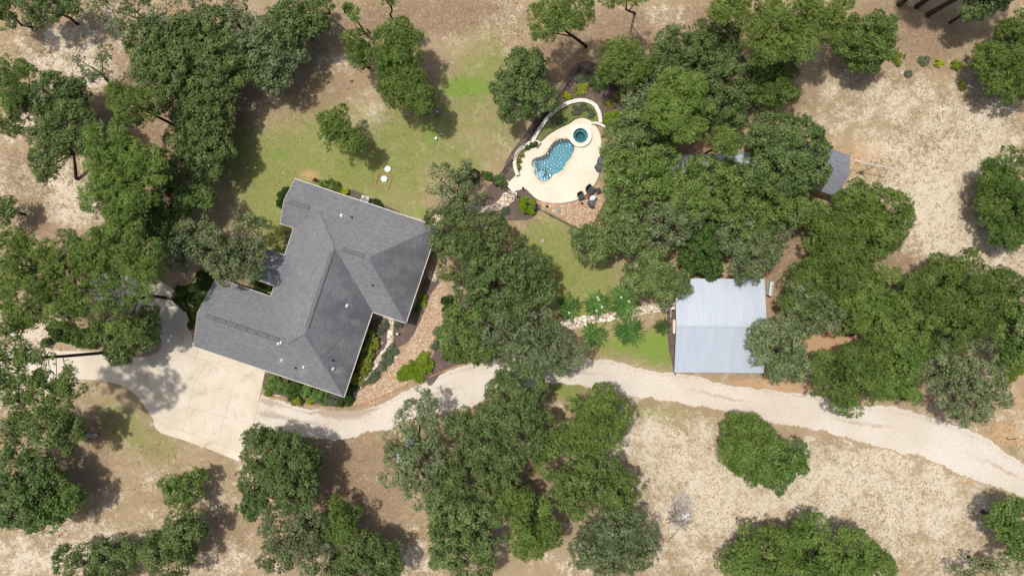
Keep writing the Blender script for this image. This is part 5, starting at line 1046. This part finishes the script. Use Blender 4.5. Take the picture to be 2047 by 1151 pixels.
SH = [
('round bright green bush below the pool gate fence',[(1053,411,15),(1046,404,9),(1060,418,9)],'lime',1.1,None),
('large kidney shaped lime green groundcover at the road end of the rock bed',[(805,751,12),(822,740,16),(846,728,17),(850,712,9),(838,750,12),(858,735,9)],'lime',.6,None),
('light green shrub beside the driveway corner of the house',[(546,765,14),(538,772,9)],'hedge',1.0,FH),
('green shrub second from the driveway at the lower wall',[(566,770,13),(575,780,10)],'hedge',1.0,FH),
('green shrub with darker leaves in the middle of the lower wall row',[(590,780,15),(583,792,9)],'darkgreen',1.0,FH),
('yellow green low shrub at the road side of the lower bed',[(596,800,10),(588,803,6)],'olive',.7,FH),
('fresh shrub right of the middle of the lower wall row',[(616,784,15),(626,792,8)],'hedge',1.0,FH),
('fresh shrub before the last two of the lower wall row',[(642,790,14),(650,800,8)],'hedge',1.0,FH),
('sage green shrub near the bottom corner of the house',[(668,798,13)],'sage',1.0,FH),
('dark green shrub at the very bottom corner of the house',[(694,797,12),(686,805,8)],'darkgreen',1.0,FH),
('small lime tuft at the edging board below the lower wall',[(620,803,5)],'yellow',.4,FH),
('small olive shrub at the driveway edge of the lower bed',[(536,786,6)],'olive',.5,FH),
('highest yellow green shrub in the notch right of the house',[(748,672,10),(741,664,6)],'olive',1.0,SD),
('second yellow green shrub along the right wall',[(745,688,11)],'olive',1.0,SD),
('third yellow green shrub along the right wall',[(736,703,12)],'olive',1.0,SD),
('fourth yellow green shrub along the right wall',[(733,722,12)],'olive',1.0,SD),
('fifth yellow green shrub along the right wall',[(726,738,12)],'olive',1.0,SD),
('lowest yellow green shrub along the right wall',[(714,757,12)],'olive',1.0,SD),
('dark shrub below the lowest yellow green shrub',[(706,775,9)],'darkgreen',.9,SD),
('upper of two tiny green shrubs in the shade right of the house',[(845,592,6)],'lime',.5,'tiny shrubs right of the house'),
('lower of two tiny green shrubs in the shade right of the house',[(845,607,6)],'lime',.5,'tiny shrubs right of the house'),
('small dark shrub tucked at the eave right of the house',[(835,618,5)],'darkgreen',.5,'tiny shrubs right of the house'),
('grassy green shrub left of the curved flagstone path',[(766,650,9),(762,662,6)],'sage',.6,None),
('grassy green shrub right of the curved flagstone path top',[(795,650,7)],'sage',.5,None),
('soft olive grass clump between path and rock bed',[(785,700,11),(775,715,11),(765,730,9)],'sage',.6,None),
('soft olive grass clump at the lower end of the curved path',[(748,752,10),(738,764,7)],'sage',.6,None),
('large blue green shrub at the upper wall of the house',[(650,371,12),(664,373,13),(676,378,7)],'oakfresh',1.2,None),
('bright yellow shrub at the upper wall of the house',[(690,386,9)],'yellow',.8,None),
('small green shrub right of the air conditioner',[(752,406,7),(760,411,5)],'darkgreen',.7,None),
('low round hedge at the left gable of the house',[(566,392,10),(563,405,9),(572,383,8)],'darkgreen',.8,None),
('dark shrub filling the narrow shaded notch of the house',[(520,571,8),(533,577,8)],'darkgreen',.6,None),
('pale shrub in the upper left notch of the house',[(577,468,7),(574,480,5)],'sage',.7,None),
('low ivy like hedge between driveway and garage wall',[(362,590,17),(378,605,18),(388,628,13),(396,585,20),(383,650,7),(410,560,18)],'darkgreen',.7,None),
('bright green understory shrub left of the island oak',[(128,664,20),(110,658,14)],'darkgreen',1.6,None),
('second understory shrub beside the island oak',[(162,672,20),(180,680,16)],'oakfresh',1.6,None),
('small dark shrub at the left end of the island planting',[(93,684,9)],'darkgreen',1.0,None),
('lime green shrub touching the right end of the pool wall',[(1225,238,15),(1232,245,10),(1214,236,8)],'lime',1.0,None),
('yellow flowering plant beside the long fence',[(1129,190,5),(1136,194,5)],'yellow',.4,'yellow plants in the pool garden'),
('yellow flowering plant below the dark grey shrub',[(1169,171,5)],'yellow',.4,'yellow plants in the pool garden'),
('yellow plant under the oak edge right in the pool garden',[(1238,187,5),(1238,194,4)],'yellow',.5,'yellow plants in the pool garden'),
('dark grey green shrub in the top corner of the pool garden',[(1165,157,9),(1155,161,5)],'sage',.7,None),
('left green shrub outside the pool gate',[(977,352,8),(970,348,6)],'oakfresh',.9,'shrubs by the pool gate'),
('right green shrub outside the pool gate',[(998,362,11),(1006,366,7)],'oakfresh',.9,'shrubs by the pool gate'),
('bright green shrub right of the pale twiggy oak',[(928,348,11),(945,352,12),(915,356,8)],'darkgreen',1.2,None),
('yellow green bushes at the right edge of the right hand woods',[(2030,735,16),(2018,752,12),(2042,722,12)],'olive',2.2,None),
('grassy clump in the mulch below the stone pool path',[(1010,420,6),(1002,430,5)],'sage',.4,None),
('green mound at the river rock bed edge under the oaks',[(892,600,11),(895,618,10)],'darkgreen',.8,None),
('fresh green mound under the central oaks beside the rock bed',[(905,700,18),(925,712,14),(890,708,10)],'oakfresh',1.0,None),
('grey green mound left of the lime groundcover under the oaks',[(880,665,12),(868,690,8)],'sage',.6,None),
('bright weed clump at the top of the dry upper right field, rightmost',[(1911,130,9)],'lime',.5,'weed clumps in the upper right field'),
('yellow weed clump in the upper right field, left of the bright one',[(1876,126,7)],'yellow',.4,'weed clumps in the upper right field'),
('green weed clump in the upper right field, middle one',[(1845,122,9)],'sage',.4,'weed clumps in the upper right field'),
('yellow green weed clump beside the round fresh green tree',[(1797,118,11),(1775,112,7)],'olive',.4,'weed clumps in the upper right field'),
('small green weed in the row below the yellow weeds',[(1815,148,6)],'sage',.3,'weed clumps in the upper right field'),
('small green weed furthest right along the field edge',[(1922,172,7)],'olive',.3,'weed clumps in the upper right field'),
('wispy weed clump in the planter above the left deck edge',[(1104,250,7),(1118,240,7)],'sage',.4,None),
('wispy weed clump in the planter below the wall top',[(1150,222,9),(1165,216,8)],'sage',.4,None),
('wispy weed clump in the planter beside the right wall end',[(1180,228,7)],'sage',.4,None),
('trailing green plants in the small curved planter, upper part',[(1070,290,4),(1062,291,3),(1054,296,3)],'darkgreen',.35,'trailing plants in the small planter'),
('trailing green plants in the small curved planter, lower part',[(1042,310,3),(1037,322,3),(1036,334,3)],'olive',.35,'trailing plants in the small planter'),
]
for i, (lb, bl_, m_, h_, g_) in enumerate(SH):
    z0 = .4 if 'in the planter' in lb or 'small curved planter' in lb else 0
    shrub(lb, bl_, m_, h_, g_, i, 'shrub', .11 if m_ != 'sage' else .16, .075 if m_ != 'sage' else .03, .12, z0=z0)
# strap leaved plants
def strap(px, py, rad, label, n, m='strap', h=.9, wd=.09, flowers=0, seed=0, group='strap leaved plants along the stone path'):
    r = np.random.default_rng(900+seed); R = rad*PX; e = tag(empty('strap_leaf_plant', at(px, py, 0)), label, 'plant', group); vs = []; qs = []; tt = []
    off = r.normal(0, R*.16, (n, 2))
    for i in range(n):
        a = r.uniform(0, 6.283); L_ = R*r.uniform(.4, 1.05); hh = h*r.uniform(.5, 1.1); w_ = wd*r.uniform(.7, 1.3); d = np.array([math.cos(a), math.sin(a), 0]); s_ = np.array([-d[1], d[0], 0]); o = np.array([*off[i], 0]); S_ = 7; b = len(vs); cv = r.normal(0, .12)
        for j in range(S_+1):
            t = j/S_; p = o+d*L_*t+s_*cv*L_*t*t+np.array([0, 0, hh*math.sin(min(1, t*1.05)*math.pi*.82)*1.0+.03]); ww = w_*(.6+1.3*t)*(1-t**3)+.004
            vs += [p+s_*ww/2-(0, 0, 0), p+(0, 0, .02), p-s_*ww/2]
        tv = np.clip(r.normal(.5, .2), 0, 1)
        for j in range(S_):
            q0 = b+j*3; qs += [(q0, q0+1, q0+4, q0+3), (q0+1, q0+2, q0+5, q0+4)]; tt += [tv, np.clip(tv-.12, 0, 1)]
    npmesh('leaves', np.array(vs), np.array(qs), M[m], fattrs={'tint': np.array(tt)}, parent=e)
    for j in range(flowers):
        a = r.uniform(0, 6.28); q = R*r.uniform(.2, .6); mb = MB()
        for k_ in range(6):
            b_ = k_*math.pi/3; mb.add([(q*math.cos(a), q*math.sin(a), h+.12), (q*math.cos(a)+.11*math.cos(b_-.35), q*math.sin(a)+.11*math.sin(b_-.35), h+.17), (q*math.cos(a)+.17*math.cos(b_), q*math.sin(a)+.17*math.sin(b_), h+.13), (q*math.cos(a)+.11*math.cos(b_+.35), q*math.sin(a)+.11*math.sin(b_+.35), h+.17)], [(0, 1, 2, 3)])
        mb.build('flower', M['flower'], e)
    return e
strap(1136,615,27,'large strap leaved plant at the left end of the path, above it',170,flowers=1,seed=1)
strap(1192,607,28,'strap leaved plant with white flowers above the middle of the path',200,flowers=4,seed=2)
strap(1246,602,35,'widest strap leaved plant above the path near the oak',300,flowers=2,seed=3)
strap(1188,667,28,'strap leaved plant below the path, left of the pair',150,seed=4)
strap(1256,660,33,'blue green strap leaved plant below the path, right of the pair',260,seed=5,wd=.07)
strap(1322,652,18,'small dark strap plant with pinkish stones beside the shed',170,m='darkgreen',seed=6,wd=.05,h=.6)
strap(1102,655,22,'strap leaved plant half under the central oak',120,seed=7)
strap(1160,181,16,'bronze tinted strap plant left in the pool garden',110,m='olive',seed=8,wd=.05,h=.5,group='strap plants in the pool garden')
strap(1196,167,21,'large green strap plant in the middle of the pool garden',240,m='darkgreen',seed=9,wd=.05,h=.8,group='strap plants in the pool garden')
strap(1217,207,12,'small strap plant right in the pool garden',70,m='olive',seed=10,wd=.045,h=.4,group='strap plants in the pool garden')
# ---------------------------------------------------------------- grass tufts (nobody could count them)
def tufts(name, n, dens, m, hgt, wd, nb, label, seed, dark=.5):
    r = np.random.default_rng(seed); x = r.uniform(-66, 66, n); y = r.uniform(-38, 38, n); px = x/PX+1023.5; py = 575.5-y/PX
    ix = np.clip(((x+70)/.4).astype(int)+np.searchsorted(xs, -69.9)-1, 0, nx-1); iy = np.clip(((y+42)/.4).astype(int)+np.searchsorted(ys, -41.9)-1, 0, ny-1)
    D_ = dens(iy, ix)*np.clip(.75+.5*np.sin(x*.31+1.6*np.sin(y*.23))+.45*np.sin(y*.47+2*np.sin(x*.19))+.3*np.sin((x+y)*.8), .08, 1.6)*(.55+.45*np.sin(x*1.7+2*np.sin(y*.9))*np.sin(y*2.1+1.5*np.sin(x*1.3)))
    ok = r.uniform(0, 1, n) < D_
    for lp in NOGRASS+[[(590,360),(870,455),(810,640),(746,622),(687,788),(390,692),(398,625),(430,560),(565,500)],[(1352,560),(1525,560),(1525,742),(1352,742)]]:
        ok &= ~inpoly(px, py, lp)
    x, y = x[ok], y[ok]; N = len(x); tt = np.clip(r.normal(dark, .22, N), 0, 1); x = np.repeat(x, nb); y = np.repeat(y, nb); tt = np.repeat(tt, nb); M_ = len(x)
    a = r.uniform(0, 6.283, M_); ln = hgt*r.uniform(.5, 1.3, M_); tl = r.uniform(.3, 1.1, M_); d = np.stack([np.cos(a)*np.sin(tl), np.sin(a)*np.sin(tl), np.cos(tl)], 1); s_ = np.stack([-np.sin(a), np.cos(a), np.zeros(M_)], 1)
    b = np.stack([x+r.normal(0, .05, M_), y+r.normal(0, .05, M_), np.full(M_, .0)], 1); w_ = (wd*r.uniform(.6, 1.4, M_))[:, None]
    v = np.stack([b-s_*w_*.5, b+s_*w_*.5, b+d*ln[:, None]+s_*w_*.2, b+d*ln[:, None]-s_*w_*.2], 1).reshape(-1, 3)
    return tag(npmesh(name, v, np.arange(M_*4).reshape(-1, 4), m, fattrs={'tint': np.clip(tt+r.normal(0, .1, M_), 0, 1)}), label, 'grass', kind='stuff')
M['straw'] = leafmat('straw_grass_blades', C(126, 110, 72), C(164, 144, 104), C(208, 192, 156), .2)
M['lawnb'] = leafmat('lawn_grass_blades', C(84, 98, 36), C(118, 130, 56), C(158, 158, 88), .2)
Ag, Ap, Ab, Ad, Al = A['green'], A['pale'], A['brown'], A['dry'], A['lime']
tufts('dry_grass', 200000, lambda i, j: np.clip(.30+.45*Ap[i, j]+.25*(Ad[i, j] > .5)-.25*Ag[i, j]-.1*Ab[i, j], .05, .9), M['straw'], .15, .045, 4, 'short dry straw coloured grass tufts across the open ground', 31, .45)
tufts('lawn_grass', 110000, lambda i, j: np.clip(Ag[i, j]*.9+Al[i, j]*.8+.10*(Ad[i, j] > .5)-.1, 0, .9), M['lawnb'], .10, .035, 4, 'short green lawn grass around the house and pool', 32, .5)
print('objects', len(bpy.data.objects), 'polys', sum(len(m.polygons) for m in bpy.data.meshes))
